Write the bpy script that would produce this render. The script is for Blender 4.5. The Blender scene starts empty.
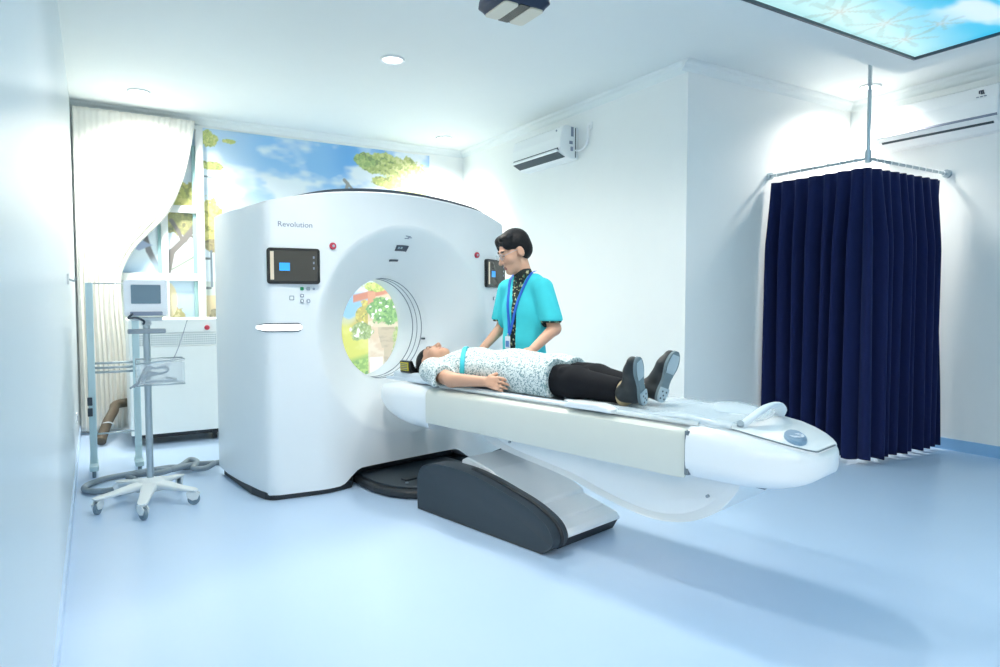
import bpy, bmesh, math, random
import numpy as np
from mathutils import Matrix, Vector
random.seed(4); rng = np.random.default_rng(7)
PI = math.pi; sc = bpy.context.scene; COL = sc.collection

# ------------------------------------------------------------------ camera, world, exposure
YAW, PITCH, EYE = math.radians(31.3), math.radians(-2.85), 1.3
cd = bpy.data.cameras.new('camera'); cam = bpy.data.objects.new('camera', cd); COL.objects.link(cam)
cam.location = (0, 0, EYE); cam.rotation_euler = (PI/2 + PITCH, 0, -YAW)
cd.sensor_width = 36; cd.lens = 667*36/1000; cd.clip_start = 0.02
sc.camera = cam
w = bpy.data.worlds.new('world'); sc.world = w; w.use_nodes = True
w.node_tree.nodes['Background'].inputs[0].default_value = (0.72, 0.86, 1, 1)
w.node_tree.nodes['Background'].inputs[1].default_value = 0.35
sc.view_settings.view_transform = 'Standard'; sc.view_settings.look = 'None'
sc.view_settings.gamma = 1; sc.view_settings.use_curve_mapping = False
sc.view_settings.exposure = 0.0
sc.cycles.max_bounces = 10; sc.cycles.diffuse_bounces = 6

def lamp(name, kind, loc, energy, col=(1,1,1), parent=None, **kw):
    l = bpy.data.lights.new(name, kind); l.energy = energy; l.color = col
    for k, v in kw.items(): setattr(l, k, v)
    o = bpy.data.objects.new(name, l); COL.objects.link(o); o.location = loc
    if parent: o.parent = parent
    return o
PANEL_E = 1.0      # brightness of the ceiling picture panel
ROOM_E = 24.0       # brightness of the added fill panels behind the camera
SPOT_E = 190.0     # a recessed downlight

# ------------------------------------------------------------------ materials
def srgb(h):
    h = h.lstrip('#'); c = [int(h[i:i+2], 16)/255 for i in (0, 2, 4)]
    return tuple(x/12.92 if x <= .04045 else ((x+.055)/1.055)**2.4 for x in c)
def mat(name, hexcol, rough=.5, metal=0, noise=.04, scale=20, bump=0, emit=0, coat=0, trans=0, alpha=1, spec=.5):
    m = bpy.data.materials.new(name); m.use_nodes = True; nt = m.node_tree; b = nt.nodes['Principled BSDF']
    col = srgb(hexcol)
    b.inputs['Roughness'].default_value = rough; b.inputs['Metallic'].default_value = metal
    b.inputs['Coat Weight'].default_value = coat; b.inputs['Coat Roughness'].default_value = .08
    b.inputs['Transmission Weight'].default_value = trans; b.inputs['Alpha'].default_value = alpha
    b.inputs['Specular IOR Level'].default_value = spec
    if noise or bump:
        tc = nt.nodes.new('ShaderNodeTexCoord'); nz = nt.nodes.new('ShaderNodeTexNoise')
        nz.inputs['Scale'].default_value = scale; nz.inputs['Detail'].default_value = 3
        nt.links.new(tc.outputs['Object'], nz.inputs['Vector'])
        mx = nt.nodes.new('ShaderNodeMix'); mx.data_type = 'RGBA'
        nt.links.new(nz.outputs['Fac'], mx.inputs[0])
        mx.inputs[6].default_value = tuple(c*(1-noise) for c in col)+(1,)
        mx.inputs[7].default_value = tuple(min(1, c*(1+noise)) for c in col)+(1,)
        nt.links.new(mx.outputs[2], b.inputs['Base Color'])
        if bump:
            bp = nt.nodes.new('ShaderNodeBump'); bp.inputs['Strength'].default_value = bump; bp.inputs['Distance'].default_value = .01
            nt.links.new(nz.outputs['Fac'], bp.inputs['Height']); nt.links.new(bp.outputs[0], b.inputs['Normal'])
    else: b.inputs['Base Color'].default_value = col+(1,)
    if emit:
        b.inputs['Emission Color'].default_value = col+(1,); b.inputs['Emission Strength'].default_value = emit
    return m
def attr_mat(name, rough=.6, emit=0):
    m = bpy.data.materials.new(name); m.use_nodes = True; nt = m.node_tree; b = nt.nodes['Principled BSDF']
    a = nt.nodes.new('ShaderNodeAttribute'); a.attribute_name = 'print'
    b.inputs['Roughness'].default_value = rough
    if emit:
        b.inputs['Base Color'].default_value = (.02, .02, .02, 1)
        nt.links.new(a.outputs['Color'], b.inputs['Emission Color']); b.inputs['Emission Strength'].default_value = emit
    else: nt.links.new(a.outputs['Color'], b.inputs['Base Color'])
    return m
def speckle_mat(name, base, dots, scale, thr, rough=.8, stretch=(1,1,1), dots2=None):
    """printed cloth: small irregular motifs on a plain ground"""
    m = bpy.data.materials.new(name); m.use_nodes = True; nt = m.node_tree; b = nt.nodes['Principled BSDF']
    tc = nt.nodes.new('ShaderNodeTexCoord'); mp = nt.nodes.new('ShaderNodeMapping'); mp.inputs['Scale'].default_value = stretch
    nt.links.new(tc.outputs['Object'], mp.inputs['Vector'])
    prev = srgb(base)+(1,); prev_out = None
    for i, (c, s) in enumerate([(dots, scale), (dots2 or dots, scale*1.7)]):
        nz = nt.nodes.new('ShaderNodeTexNoise'); nz.inputs['Scale'].default_value = s; nz.inputs['Detail'].default_value = 2
        nz.noise_dimensions = '4D'; nz.inputs['W'].default_value = i*3.7
        nt.links.new(mp.outputs[0], nz.inputs['Vector'])
        r = nt.nodes.new('ShaderNodeValToRGB'); r.color_ramp.elements[0].position = thr; r.color_ramp.elements[1].position = thr+.04
        nt.links.new(nz.outputs['Fac'], r.inputs[0])
        mx = nt.nodes.new('ShaderNodeMix'); mx.data_type = 'RGBA'; nt.links.new(r.outputs[0], mx.inputs[0])
        if prev_out: nt.links.new(prev_out, mx.inputs[6])
        else: mx.inputs[6].default_value = prev
        mx.inputs[7].default_value = srgb(c)+(1,); prev_out = mx.outputs[2]
    nt.links.new(prev_out, b.inputs['Base Color']); b.inputs['Roughness'].default_value = rough
    return m
def glass_mat(name, hexcol, alpha, rough=.1):
    m = mat(name, hexcol, rough, noise=0, alpha=alpha); return m

M = dict(
 wall=mat('wall_paint', '#eef1f0', .45, noise=.012, scale=6), wall_l=mat('wall_panel_gloss', '#d6e1e7', .3, noise=.012, scale=4),
 ceil=mat('ceiling_paint', '#e6ebea', .7, noise=.01, scale=5), trim=mat('cornice_paint', '#e4eaea', .6, noise=.01),
 floor=mat('floor_vinyl', '#bcd4ee', .28, noise=.02, scale=3), skirt=mat('skirting_vinyl', '#8dbbe2', .4, noise=.03, scale=8),
 white=mat('white_plastic', '#eef2f4', .32, noise=.008, scale=9, coat=.2), white2=mat('warm_white_plastic', '#e4e8e6', .4, noise=.01),
 panel=mat('pale_grey_plastic', '#d8dbd2', .4, noise=.012, scale=12), shell=mat('off_white_shell', '#f1f4f5', .4, noise=.012),
 black=mat('black_rubber', '#23282d', .45, noise=.06, scale=14), charcoal=mat('charcoal_plastic', '#333d45', .5, noise=.05, scale=30),
 dark=mat('dark_trim', '#3c4652', .4, noise=.03), grey=mat('grey_plastic', '#95a1ab', .45, noise=.04),
 screen=mat('dark_screen', '#3b3a34', .2, noise=.05, scale=8, emit=.12), scr_black=mat('black_bezel', '#15181b', .25, noise=.02),
 scr_blue=mat('screen_blue_tile', '#2f9bea', .3, noise=0, emit=.6), scr_pale=mat('screen_pale_bar', '#c9bda8', .3, noise=0, emit=.35),
 red=mat('red_button', '#c23a4e', .4, noise=.03), green=mat('green_button', '#1f8c5a', .4, noise=.03),
 pale_line=mat('printed_grey', '#858fa2', .5, noise=.02), ink=mat('printed_dark', '#4d5663', .5, noise=.02),
 lightwin=mat('backlit_grip', '#ffffff', .4, noise=0, emit=1.2),
 steel=mat('brushed_steel', '#b9c4ca', .3, metal=.9, noise=.04, scale=40), teal=mat('pale_teal_paint', '#bfd9e0', .4, noise=.03),
 cartw=mat('cart_plastic', '#e3e9ea', .45, noise=.015), wheel=mat('grey_rubber', '#7d929f', .6, noise=.05),
 mon=mat('monitor_housing', '#f0f4f8', .35, noise=.01), monscr=mat('grey_lcd', '#6d8696', .25, noise=.03, scale=4),
 clear=glass_mat('clear_acrylic', '#e6f0f5', .2), film=glass_mat('clear_plastic_film', '#e4eff5', .35, .15), gline=mat('bore_window_edge', '#75818c', .4, noise=.03),
 hose=mat('grey_hose', '#85939d', .6, noise=.05, scale=60), brown=mat('brown_sleeve', '#5d5446', .7, noise=.2, scale=50, bump=.3),
 cabw=mat('cabinet_enamel', '#e9efee', .4, noise=.01), vent=mat('vent_dark', '#a3b1b8', .6, noise=.05),
 navy=mat('navy_curtain', '#131d48', .85, noise=.08, scale=60, spec=.2), sheer=mat('white_drape', '#eeece4', .9, noise=.02, scale=30, spec=.1),
 skin=mat('skin', '#d3a389', .5, noise=.05, scale=25), skin2=mat('tanned_skin', '#cf9f84', .5, noise=.05, scale=25),
 lip=mat('lips', '#a4635a', .5, noise=.03), brow=mat('brow_hair', '#2a2422', .7, noise=.1), hair=mat('black_hair', '#0e0e12', .5, noise=.25, scale=90, bump=.4, spec=.3),
 eyew=mat('eye_white', '#d8d4d0', .3, noise=0), eyed=mat('eye_dark', '#1c1512', .2, noise=0),
 cyan=mat('cyan_cloth', '#46cad6', .85, noise=.05, scale=18, bump=.06, spec=.2), blue=mat('royal_blue_ribbon', '#1f5fc4', .6, noise=.03),
 batik=speckle_mat('batik_print', '#0d1d1e', '#356f5c', 30, .58, dots2='#b5b890'), gown=speckle_mat('gown_print', '#dbe3e2', '#8ba6a8', 74, .55, dots2='#68898f'),
 trouser=mat('black_trousers', '#13151b', .85, noise=.15, scale=30, bump=.1, spec=.25), shoe=mat('black_shoe', '#20262a', .5, noise=.1, scale=30),
 sole=mat('worn_sole', '#6f828a', .7, noise=.22, scale=22), solep=mat('pale_heel_pad', '#a9bcc6', .6, noise=.05, scale=30), tan=mat('tan_sock', '#c4b08a', .8, noise=.05),
 bandc=mat('cyan_band', '#38bfcf', .7, noise=.03), yellow=mat('yellow_label', '#cdbb3a', .5, noise=.03), padblue=mat('pale_blue_foam', '#d8e3ec', .6, noise=.02),
 badge=mat('badge_blue_grey', '#7d9bb5', .35, noise=.1, scale=60), lanyc=mat('badge_card', '#dfe9f4', .4, noise=.02), bluecard=mat('badge_photo', '#5a86c8', .4, noise=.1, scale=30),
 acw=mat('ac_plastic', '#eef2f3', .4, noise=.008), slot=mat('dark_louvre', '#3a4a52', .6, noise=.05), navyp=mat('navy_plastic', '#1d2942', .35, noise=.05),
 cream=mat('cream_lens', '#d8d0bd', .4, noise=.03), lens=mat('lamp_lens', '#ffffff', .5, noise=0, emit=9), trimw=mat('lamp_ring', '#f0f3f4', .4, noise=.01),
 ledp=mat('led_diffuser', '#fff1e4', .5, noise=0, emit=ROOM_E), mural=attr_mat('mural_print', .55), skypic=attr_mat('backlit_print', .4, PANEL_E),
 frameedge=mat('teal_glazing_edge', '#9ec4c6', .4, noise=.02), crease=mat('seam_line', '#707b82', .6, noise=.02),
)

M['navy'].node_tree.nodes['Principled BSDF'].inputs['Sheen Weight'].default_value = .15
M['navy'].node_tree.nodes['Principled BSDF'].inputs['Sheen Tint'].default_value = (.25, .38, .8, 1)
# ------------------------------------------------------------------ frames and object builders
A = math.radians(12.5)
GC = Vector((1.992, 4.521, 0))
W = Matrix.Identity(4)
G = Matrix.Translation(GC) @ Matrix.Rotation(A, 4, 'Z')      # scanner frame: s right, d away, z up
WM = {}
def props(o, label=None, cat=None, group=None, kind=None):
    if label: o['label'] = label
    if cat: o['category'] = cat
    if group: o['group'] = group
    if kind: o['kind'] = kind
    return o
def thing(name, label, cat, base, frame=W, group=None):
    o = bpy.data.objects.new(name, None); COL.objects.link(o); o.empty_display_size = .1
    m = frame @ Matrix.Translation(base); o.matrix_world = m; WM[o] = m
    return props(o, label, cat, group)
def build(name, bm, material, parent=None, frame=W, smooth=False, bevel=0, sub=0, origin=None, label=None, mats=None, auto=None, solid=0):
    me = bpy.data.meshes.new(name)
    if isinstance(bm, bpy.types.Mesh): me = bm; me.name = name
    else:
        bmesh.ops.recalc_face_normals(bm, faces=bm.faces) if bm.faces else None
        bm.to_mesh(me); bm.free()
    o = bpy.data.objects.new(name, me); COL.objects.link(o)
    if parent is not None:
        pm = WM[parent]; o.parent = parent; WM[o] = pm; me.transform(pm.inverted() @ frame)
    else:
        if origin is None:
            vs = np.array([v.co[:] for v in me.vertices]); origin = ((vs[:,0].min()+vs[:,0].max())/2, (vs[:,1].min()+vs[:,1].max())/2, vs[:,2].min())
        m = frame @ Matrix.Translation(origin); me.transform(Matrix.Translation(origin).inverted()); o.matrix_world = m; WM[o] = m
    for mm in (mats or [material]): me.materials.append(mm)
    if smooth:
        me.polygons.foreach_set('use_smooth', [True]*len(me.polygons))
        if auto:
            try: me.set_sharp_from_angle(angle=math.radians(auto))
            except Exception: pass
    if solid: md = o.modifiers.new('solid', 'SOLIDIFY'); md.thickness = solid; md.offset = 0
    if bevel:
        md = o.modifiers.new('bevel', 'BEVEL'); md.width = bevel; md.segments = 3; md.limit_method = 'ANGLE'; md.angle_limit = math.radians(35)
    if sub: md = o.modifiers.new('sub', 'SUBSURF'); md.levels = sub; md.render_levels = sub
    if label: o['label'] = label
    return o
def struct(name, bm, material, parent=None, **k):
    o = build(name, bm, material, parent, **k)
    if parent is None: o['kind'] = 'structure'
    return o
NB = bmesh.new
def box(bm, x0, x1, y0, y1, z0, z1):
    v = [bm.verts.new((x, y, z)) for x in (x0, x1) for y in (y0, y1) for z in (z0, z1)]
    for f in ((0,1,3,2), (4,6,7,5), (0,4,5,1), (2,3,7,6), (0,2,6,4), (1,5,7,3)): bm.faces.new([v[i] for i in f])
    return bm
def bx(*a): return box(NB(), *a)
def prism(bm, pts, axis, a0, a1):
    """extrude a 2D outline along an axis (0: x, 1: y, 2: z); outline coords are the two other axes in order"""
    def P(p, a):
        q = list(p); q.insert(axis, a); return q
    lo = [bm.verts.new(P(p, a0)) for p in pts]; hi = [bm.verts.new(P(p, a1)) for p in pts]; n = len(pts)
    bm.faces.new(lo[::-1]); bm.faces.new(hi)
    for i in range(n): bm.faces.new((lo[i], lo[(i+1) % n], hi[(i+1) % n], hi[i]))
    return bm
def loft(bm, loops, cap=True, closed=True):
    vs = [[bm.verts.new(p) for p in l] for l in loops]; n = len(loops[0])
    for a, b in zip(vs, vs[1:]):
        for i in range(n if closed else n-1): bm.faces.new((a[i], a[(i+1) % n], b[(i+1) % n], b[i]))
    if cap: bm.faces.new(vs[0][::-1]); bm.faces.new(vs[-1])
    return bm
def spline(pts, n=8):
    P = [np.array(p, float) for p in pts]; P = [2*P[0]-P[1]]+P+[2*P[-1]-P[-2]]; out = []
    for i in range(1, len(P)-2):
        for k in range(n):
            t = k/n; a, b, c, d = P[i-1:i+3]
            out.append(.5*(2*b+(c-a)*t+(2*a-5*b+4*c-d)*t*t+(3*b-3*c+d-a)*t**3))
    out.append(P[-2]); return out
def tube(bm, pts, r, seg=10, flat=1.0):
    P = [Vector(p) for p in pts]; loops = []; up = None
    for i, p in enumerate(P):
        t = (P[min(i+1, len(P)-1)]-P[max(i-1, 0)]).normalized()
        if up is None: up = t.cross(Vector((0, 0, 1)) if abs(t.z) < .9 else Vector((1, 0, 0))).normalized()
        up = (up - t*up.dot(t)).normalized(); q = t.cross(up)
        rr = r[i] if isinstance(r, (list, tuple)) else r
        loops.append([p+up*math.cos(2*PI*k/seg)*rr+q*math.sin(2*PI*k/seg)*rr*flat for k in range(seg)])
    return loft(bm, loops)
def cyl(bm, p, q, r, seg=20, r2=None):
    return tube(bm, [p, q], [r, r if r2 is None else r2], seg)
def rrect(cx, cy, hx, hy, r, n=5):
    out = []
    for sx, sy, a0 in ((1,1,0), (-1,1,90), (-1,-1,180), (1,-1,270)):
        for k in range(n+1):
            a = math.radians(a0+90*k/n); out.append((cx+sx*(hx-r)+r*math.cos(a), cy+sy*(hy-r)+r*math.sin(a)))
    return out
def torus(bm, c, R, r, n=32, m=8, axis=2):
    loops = []
    for i in range(n+1):
        a = 2*PI*i/n
        l = []
        for k in range(m):
            b = 2*PI*k/m; q = [(R+r*math.cos(b))*math.cos(a), (R+r*math.cos(b))*math.sin(a)]; q.insert(axis, r*math.sin(b))
            l.append((c[0]+q[0], c[1]+q[1], c[2]+q[2]))
        loops.append(l)
    return loft(bm, loops, cap=False)

# ------------------------------------------------------------------ smooth-union body modeller
def cap(a, b, ra, rb=None, k=.02): return ('c', np.array(a, float), np.array(b, float), ra, ra if rb is None else rb, k)
def ell(c, r, R=None, k=.02): return ('e', np.array(c, float), np.array(r, float), None if R is None else np.array(R, float), k)
def neg(p): return ('n', p)
def pdist(p, X):
    if p[0] == 'c':
        a, b, ra, rb = p[1:5]; ba = b-a; pa = X-a
        h = np.clip((pa@ba)/max(ba@ba, 1e-9), 0, 1)
        return np.linalg.norm(pa-h[..., None]*ba, axis=-1)-(ra+(rb-ra)*h)
    q = X-p[1]
    if p[3] is not None: q = q@p[3]
    k0 = np.linalg.norm(q/p[2], axis=-1); k1 = np.linalg.norm(q/p[2]**2, axis=-1)
    return k0*(k0-1)/np.maximum(k1, 1e-9)
def prange(p):
    if p[0] == 'c':
        r = max(p[3], p[4]); return np.minimum(p[1], p[2])-r, np.maximum(p[1], p[2])+r
    if p[3] is None: return p[1]-p[2], p[1]+p[2]
    r = np.abs(p[3])@p[2]; return p[1]-r, p[1]+r
def sdf_grid(prims, h, pad=.03, post=None):
    pos = [p for p in prims if p[0] != 'n']
    lo = np.min([prange(p)[0] for p in pos], 0)-pad; hi = np.max([prange(p)[1] for p in pos], 0)+pad
    n = np.ceil((hi-lo)/h).astype(int)+1
    V = np.full(n, 1.0, np.float32)
    ax = [lo[i]+h*np.arange(n[i]) for i in range(3)]
    for p in prims:
        sub = p[0] == 'n'; q = p[1] if sub else p
        k = q[-1]; a, b = prange(q); m = k+3*h+.03
        i0 = np.maximum(((a-m-lo)/h).astype(int), 0); i1 = np.minimum(((b+m-lo)/h).astype(int)+2, n)
        if (i1 <= i0).any(): continue
        X = np.stack(np.meshgrid(*[ax[i][i0[i]:i1[i]] for i in range(3)], indexing='ij'), -1)
        D = pdist(q, X); S = V[i0[0]:i1[0], i0[1]:i1[1], i0[2]:i1[2]]
        if sub:
            D = -D; hh = np.clip(.5-.5*(S-D)/k, 0, 1); S[...] = S*(1-hh)+D*hh+k*hh*(1-hh)
        else:
            hh = np.clip(.5+.5*(S-D)/k, 0, 1); S[...] = S*(1-hh)+D*hh-k*hh*(1-hh)
    if post is not None:
        X = np.stack(np.meshgrid(*ax, indexing='ij'), -1); V = post(V, X).astype(np.float32)
    return V, lo
def nets(V, lo, h):
    I = V < 0; s = [x-1 for x in V.shape]
    def C(a, i, j, k): return a[i:i+s[0], j:j+s[1], k:k+s[2]]
    cnt = sum(C(I, i, j, k).astype(int) for i in (0,1) for j in (0,1) for k in (0,1))
    act = (cnt > 0) & (cnt < 8); idx = np.full(s, -1); nv = act.sum(); idx[act] = np.arange(nv)
    acc = np.zeros((nv, 3)); num = np.zeros(nv); base = np.argwhere(act)
    cs = [(i, j, k) for i in (0,1) for j in (0,1) for k in (0,1)]
    for a in cs:
        for ax in range(3):
            if a[ax]: continue
            b = list(a); b[ax] = 1
            va = C(V, *a)[act]; vb = C(V, *b)[act]; d = (va < 0) != (vb < 0)
            t = np.where(d, va/np.where(va-vb == 0, 1, va-vb), 0); p = np.tile(np.array(a, float), (nv, 1)); p[:, ax] += t
            acc[d] += p[d]; num[d] += 1
    verts = lo+h*(base+acc/np.maximum(num, 1)[:, None]); faces = []
    for ax in range(3):
        o1, o2 = (ax+1) % 3, (ax+2) % 3
        sl0 = [slice(None)]*3; sl1 = [slice(None)]*3; sl0[ax] = slice(0, -1); sl1[ax] = slice(1, None)
        d = I[tuple(sl0)] != I[tuple(sl1)]; e = np.argwhere(d)
        e = e[(e[:, o1] > 0) & (e[:, o2] > 0) & (e[:, o1] < V.shape[o1]-1) & (e[:, o2] < V.shape[o2]-1)]
        def cell(d1, d2):
            q = e.copy(); q[:, o1] += d1; q[:, o2] += d2; return idx[q[:, 0], q[:, 1], q[:, 2]]
        f = np.stack([cell(-1,-1), cell(0,-1), cell(0,0), cell(-1,0)], 1)
        ins = I[e[:, 0], e[:, 1], e[:, 2]]; f[~ins] = f[~ins][:, ::-1]; faces.append(f)
    return verts, np.concatenate(faces)
def blob(prims, h=.006, post=None, T=None, relax=2):
    V, lo = sdf_grid(prims, h, post=post); v, f = nets(V, lo, h)
    e = np.concatenate([f[:, [0,1]], f[:, [1,2]], f[:, [2,3]], f[:, [3,0]]])
    for _ in range(relax):
        s = np.zeros_like(v); c = np.zeros(len(v)); np.add.at(s, e[:, 0], v[e[:, 1]]); np.add.at(c, e[:, 0], 1); np.add.at(s, e[:, 1], v[e[:, 0]]); np.add.at(c, e[:, 1], 1)
        v = .5*v+.5*s/np.maximum(c, 1)[:, None]
    if T is not None: v = T(v)
    me = bpy.data.meshes.new('m'); me.from_pydata(v.tolist(), [], f.tolist()); me.update()
    bm = NB(); bm.from_mesh(me); bmesh.ops.recalc_face_normals(bm, faces=bm.faces); bm.to_mesh(me); bm.free()
    return me
def sdist(prims, X):
    S = np.full(X.shape[:-1], 1.0)
    for p in prims:
        sub = p[0] == 'n'; q = p[1] if sub else p; D = pdist(q, X); k = q[-1]
        if sub: D = -D; hh = np.clip(.5-.5*(S-D)/k, 0, 1); S = S*(1-hh)+D*hh+k*hh*(1-hh)
        else: hh = np.clip(.5+.5*(S-D)/k, 0, 1); S = S*(1-hh)+D*hh-k*hh*(1-hh)
    return S

# ------------------------------------------------------------------ room
XL, XR, XF, YB, YA, ZC = -.15, 4.1, 6.33, 7.66, 3.85, 3.2
YF = -2.6; XBL = -2.6
struct('floor', bx(XBL-.1, XF+.1, YF-.1, YB+.1, -.1, 0), M['floor'])
struct('ceiling', bx(XBL-.1, XF+.1, YF-.1, YB+.1, ZC, ZC+.1), M['ceil'])
struct('wall_left', bx(XL-.12, XL, .75, YB, 0, ZC), M['wall_l'])
struct('wall_back', bx(XL-.12, XR+.1, YB, YB+.12, 0, ZC), M['wall'])
struct('wall_right', bx(XR, XR+.15, YA, YB, 0, ZC), M['wall'])
struct('wall_alcove', bx(XR+.15, XF, YA, YA+.15, 0, ZC), M['wall'])
struct('wall_far_right', bx(XF, XF+.12, YF, YA+.15, 0, ZC), M['wall'])
struct('wall_front', bx(XBL, XF, YF-.12, YF, 0, ZC), M['wall'])
struct('wall_entry', bx(XBL-.12, XBL, YF, .87, 0, ZC), M['wall'])
struct('wall_entry_return', bx(XBL, XL-.12, .75, .87, 0, ZC), M['wall'])
CP = [(0,0), (.075,0), (.06,-.018), (.035,-.03), (.018,-.06), (0,-.075)]       # cornice section
def cornice(name, p, q, nrm):
    bm = NB(); l = []
    for e in (p, q): l.append([(e[0]+nrm[0]*a, e[1]+nrm[1]*a, ZC-.002+b) for a, b in CP])
    struct(name, loft(bm, l), M['trim'])
cornice('trim_1', (XL, YB), (XR, YB), (0,-1)); cornice('trim_2', (XR, YB), (XR, YA-.0), (-1,0))
cornice('trim_3', (XR-.075, YA), (XF, YA), (0,-1)); cornice('trim_4', (XF, YA), (XF, YF), (-1,0))
struct('baseboard_right', bx(XF-.012, XF, YF, YA, 0, .1), M['skirt'])
struct('baseboard_alcove', bx(XR, XF-.012, YA-.012, YA, 0, .1), M['skirt'])
struct('baseboard_left', bx(XL, XL+.012, .75, YB, 0, .075), M['floor'])

# dropped ceiling box around the picture panel
PX0, PX1, PY0, PY1, PZ = .9, 5.02, -.6, 2.6, 3.0
bm = NB(); b = .21
box(bm, PX0-b, PX1+b, PY1, PY1+b, PZ, ZC); box(bm, PX0-b, PX1+b, PY0-b, PY0, PZ, ZC)
box(bm, PX0-b, PX0, PY0, PY1, PZ, ZC); box(bm, PX1, PX1+b, PY0, PY1, PZ, ZC)
struct('trim_5', bm, M['ceil'])
def vnoise(x, y, sc_, seed=0, oct=4):
    r = np.random.default_rng(seed); tot = np.zeros_like(x); amp = 1; s = 0
    for o in range(oct):
        g = r.random((64, 64)); u = x*sc_*2**o+17.3*o; v = y*sc_*2**o+5.1*o
        i = np.floor(u).astype(int); j = np.floor(v).astype(int); fu = u-i; fv = v-j
        fu = fu*fu*(3-2*fu); fv = fv*fv*(3-2*fv)
        a = g[i % 64, j % 64]*(1-fu)+g[(i+1) % 64, j % 64]*fu; c = g[i % 64, (j+1) % 64]*(1-fu)+g[(i+1) % 64, (j+1) % 64]*fu
        tot += amp*(a*(1-fv)+c*fv); s += amp; amp *= .5
    return tot/s
def sstep(a, b, x): t = np.clip((x-a)/(b-a), 0, 1); return t*t*(3-2*t)
def lay(C, mask, hexcol):
    c = np.array(srgb(hexcol)); m = np.clip(mask, 0, 1)[..., None]; C[...] = C*(1-m)+c*m
def print_mesh(name, u, v, C, place):
    nu, nv = len(u), len(v); V = [place(a, b) for a in u for b in v]
    F = [(i*nv+j, (i+1)*nv+j, (i+1)*nv+j+1, i*nv+j+1) for i in range(nu-1) for j in range(nv-1)]
    me = bpy.data.meshes.new(name); me.from_pydata(V, [], F); me.update()
    at = me.color_attributes.new('print', 'FLOAT_COLOR', 'POINT')
    at.data.foreach_set('color', np.concatenate([C.reshape(-1, 3), np.ones((nu*nv, 1))], 1).ravel().astype(np.float32))
    return me
# backlit sky picture in the ceiling
u = np.linspace(PX0, PX1, 260); v = np.linspace(PY0, PY1, 220); U, Vv = np.meshgrid(u, v, indexing='ij')
C = np.zeros(U.shape+(3,)); C[...] = srgb('#35c4ee')
n_ = vnoise(U, Vv, 1.6, 3)
lay(C, sstep(.62, .12, PY1-Vv+.35*(n_-.5)+.16*(U-4.2))*.9, '#c4f3f3')
lay(C, sstep(.6, .78, vnoise(U*.7, Vv*1.6, 2.2, 5))*.8*sstep(.3, .6, PY1-Vv), '#eafafc')
fl = np.zeros_like(U)
for (cx, cy, r0) in ((4.62,2.45,.2), (4.25,2.38,.24), (3.85,2.42,.26), (3.55,2.25,.26), (3.1,2.3,.2), (4.55,2.2,.14), (2.4,2.2,.3), (1.7,1.6,.3)):
    ang = np.arctan2(Vv-cy, U-cx); rr = np.hypot(U-cx, Vv-cy)
    pet = (np.abs(np.sin(ang*3.5+cx*5)) > .72+.25*rr/r0) & (rr < r0); lay(C, pet*.5*(1-rr/r0*.5), '#86aaa0'); lay(C, np.exp(-(rr/(.25*r0))**2)*.35, '#d8c3b8')
pm = print_mesh('ceiling_picture', u, v, C, lambda a, b: (a, b, PZ+.02))
t = thing('ceiling_picture_panel', 'large backlit blue sky and blossom picture set in the dropped ceiling', 'ceiling panel', ((PX0+PX1)/2, (PY0+PY1)/2, PZ+.02))
build('picture', pm, M['skypic'], t)
bm = NB()
for (a0, a1, c0, c1) in ((PX0, PX1, PY1-.015, PY1), (PX0, PX1, PY0, PY0+.015), (PX0, PX0+.015, PY0+.015, PY1-.015), (PX1-.015, PX1, PY0+.015, PY1-.015)): box(bm, a0, a1, c0, c1, PZ+.001, PZ+.019)
build('panel_frame', bm, M['dark'], t)

# ------------------------------------------------------------------ lamps
def downlight(x, y, label, energy, col=(1,.95,.87), size=1.9, aim=None, e2=None):
    t = thing('recessed_downlight', label, 'ceiling light', (x, y, ZC), group='recessed ceiling downlights')
    bm = NB(); torus(bm, (x, y, ZC-.004), .085, .012, 32, 8); build('lamp_ring', bm, M['trimw'], t, smooth=True)
    bm = NB(); cyl(bm, (x, y, ZC-.006), (x, y, ZC+.01), .075, 32); build('lamp_lens', bm, M['lens'], t)
    l = lamp('downlight_lamp', 'SPOT', (x, y, ZC-.03), energy, col, spot_size=size, spot_blend=.9, shadow_soft_size=.14)
    if aim:
        d = Vector(aim)-Vector((x, y, ZC-.03)); l.rotation_euler = d.to_track_quat('-Z', 'Y').to_euler()
    return t
downlight(2.06, 5.02, 'round white recessed downlight in the open ceiling above the scanner', SPOT_E*1.5, size=2.8)
downlight(.4, 6.98, 'round recessed downlight at the back left above the white drape', SPOT_E*1.9, size=2.2, aim=(.6, 7.6, 1.5))
downlight(3.55, 7.1, 'round recessed downlight in the back right ceiling corner above the mural edge', SPOT_E*1.7, size=2.2, aim=(3.6, 7.55, 1.3))
downlight(5.95, 3.45, 'round recessed downlight over the navy curtain corner', SPOT_E*1.5, size=2.5, aim=(5.9, 3.7, 1.2))
downlight(1.1, 3.3, 'round recessed downlight above the open floor before the monitor cart', SPOT_E*.9, size=2.4)  # added above the frame to brighten the scanner front
downlight(2.7, 3.05, 'round recessed downlight above the foot half of the couch', SPOT_E*.7, size=2.4)  # another added out-of-view lamp, lights the couch and gantry face
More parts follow.
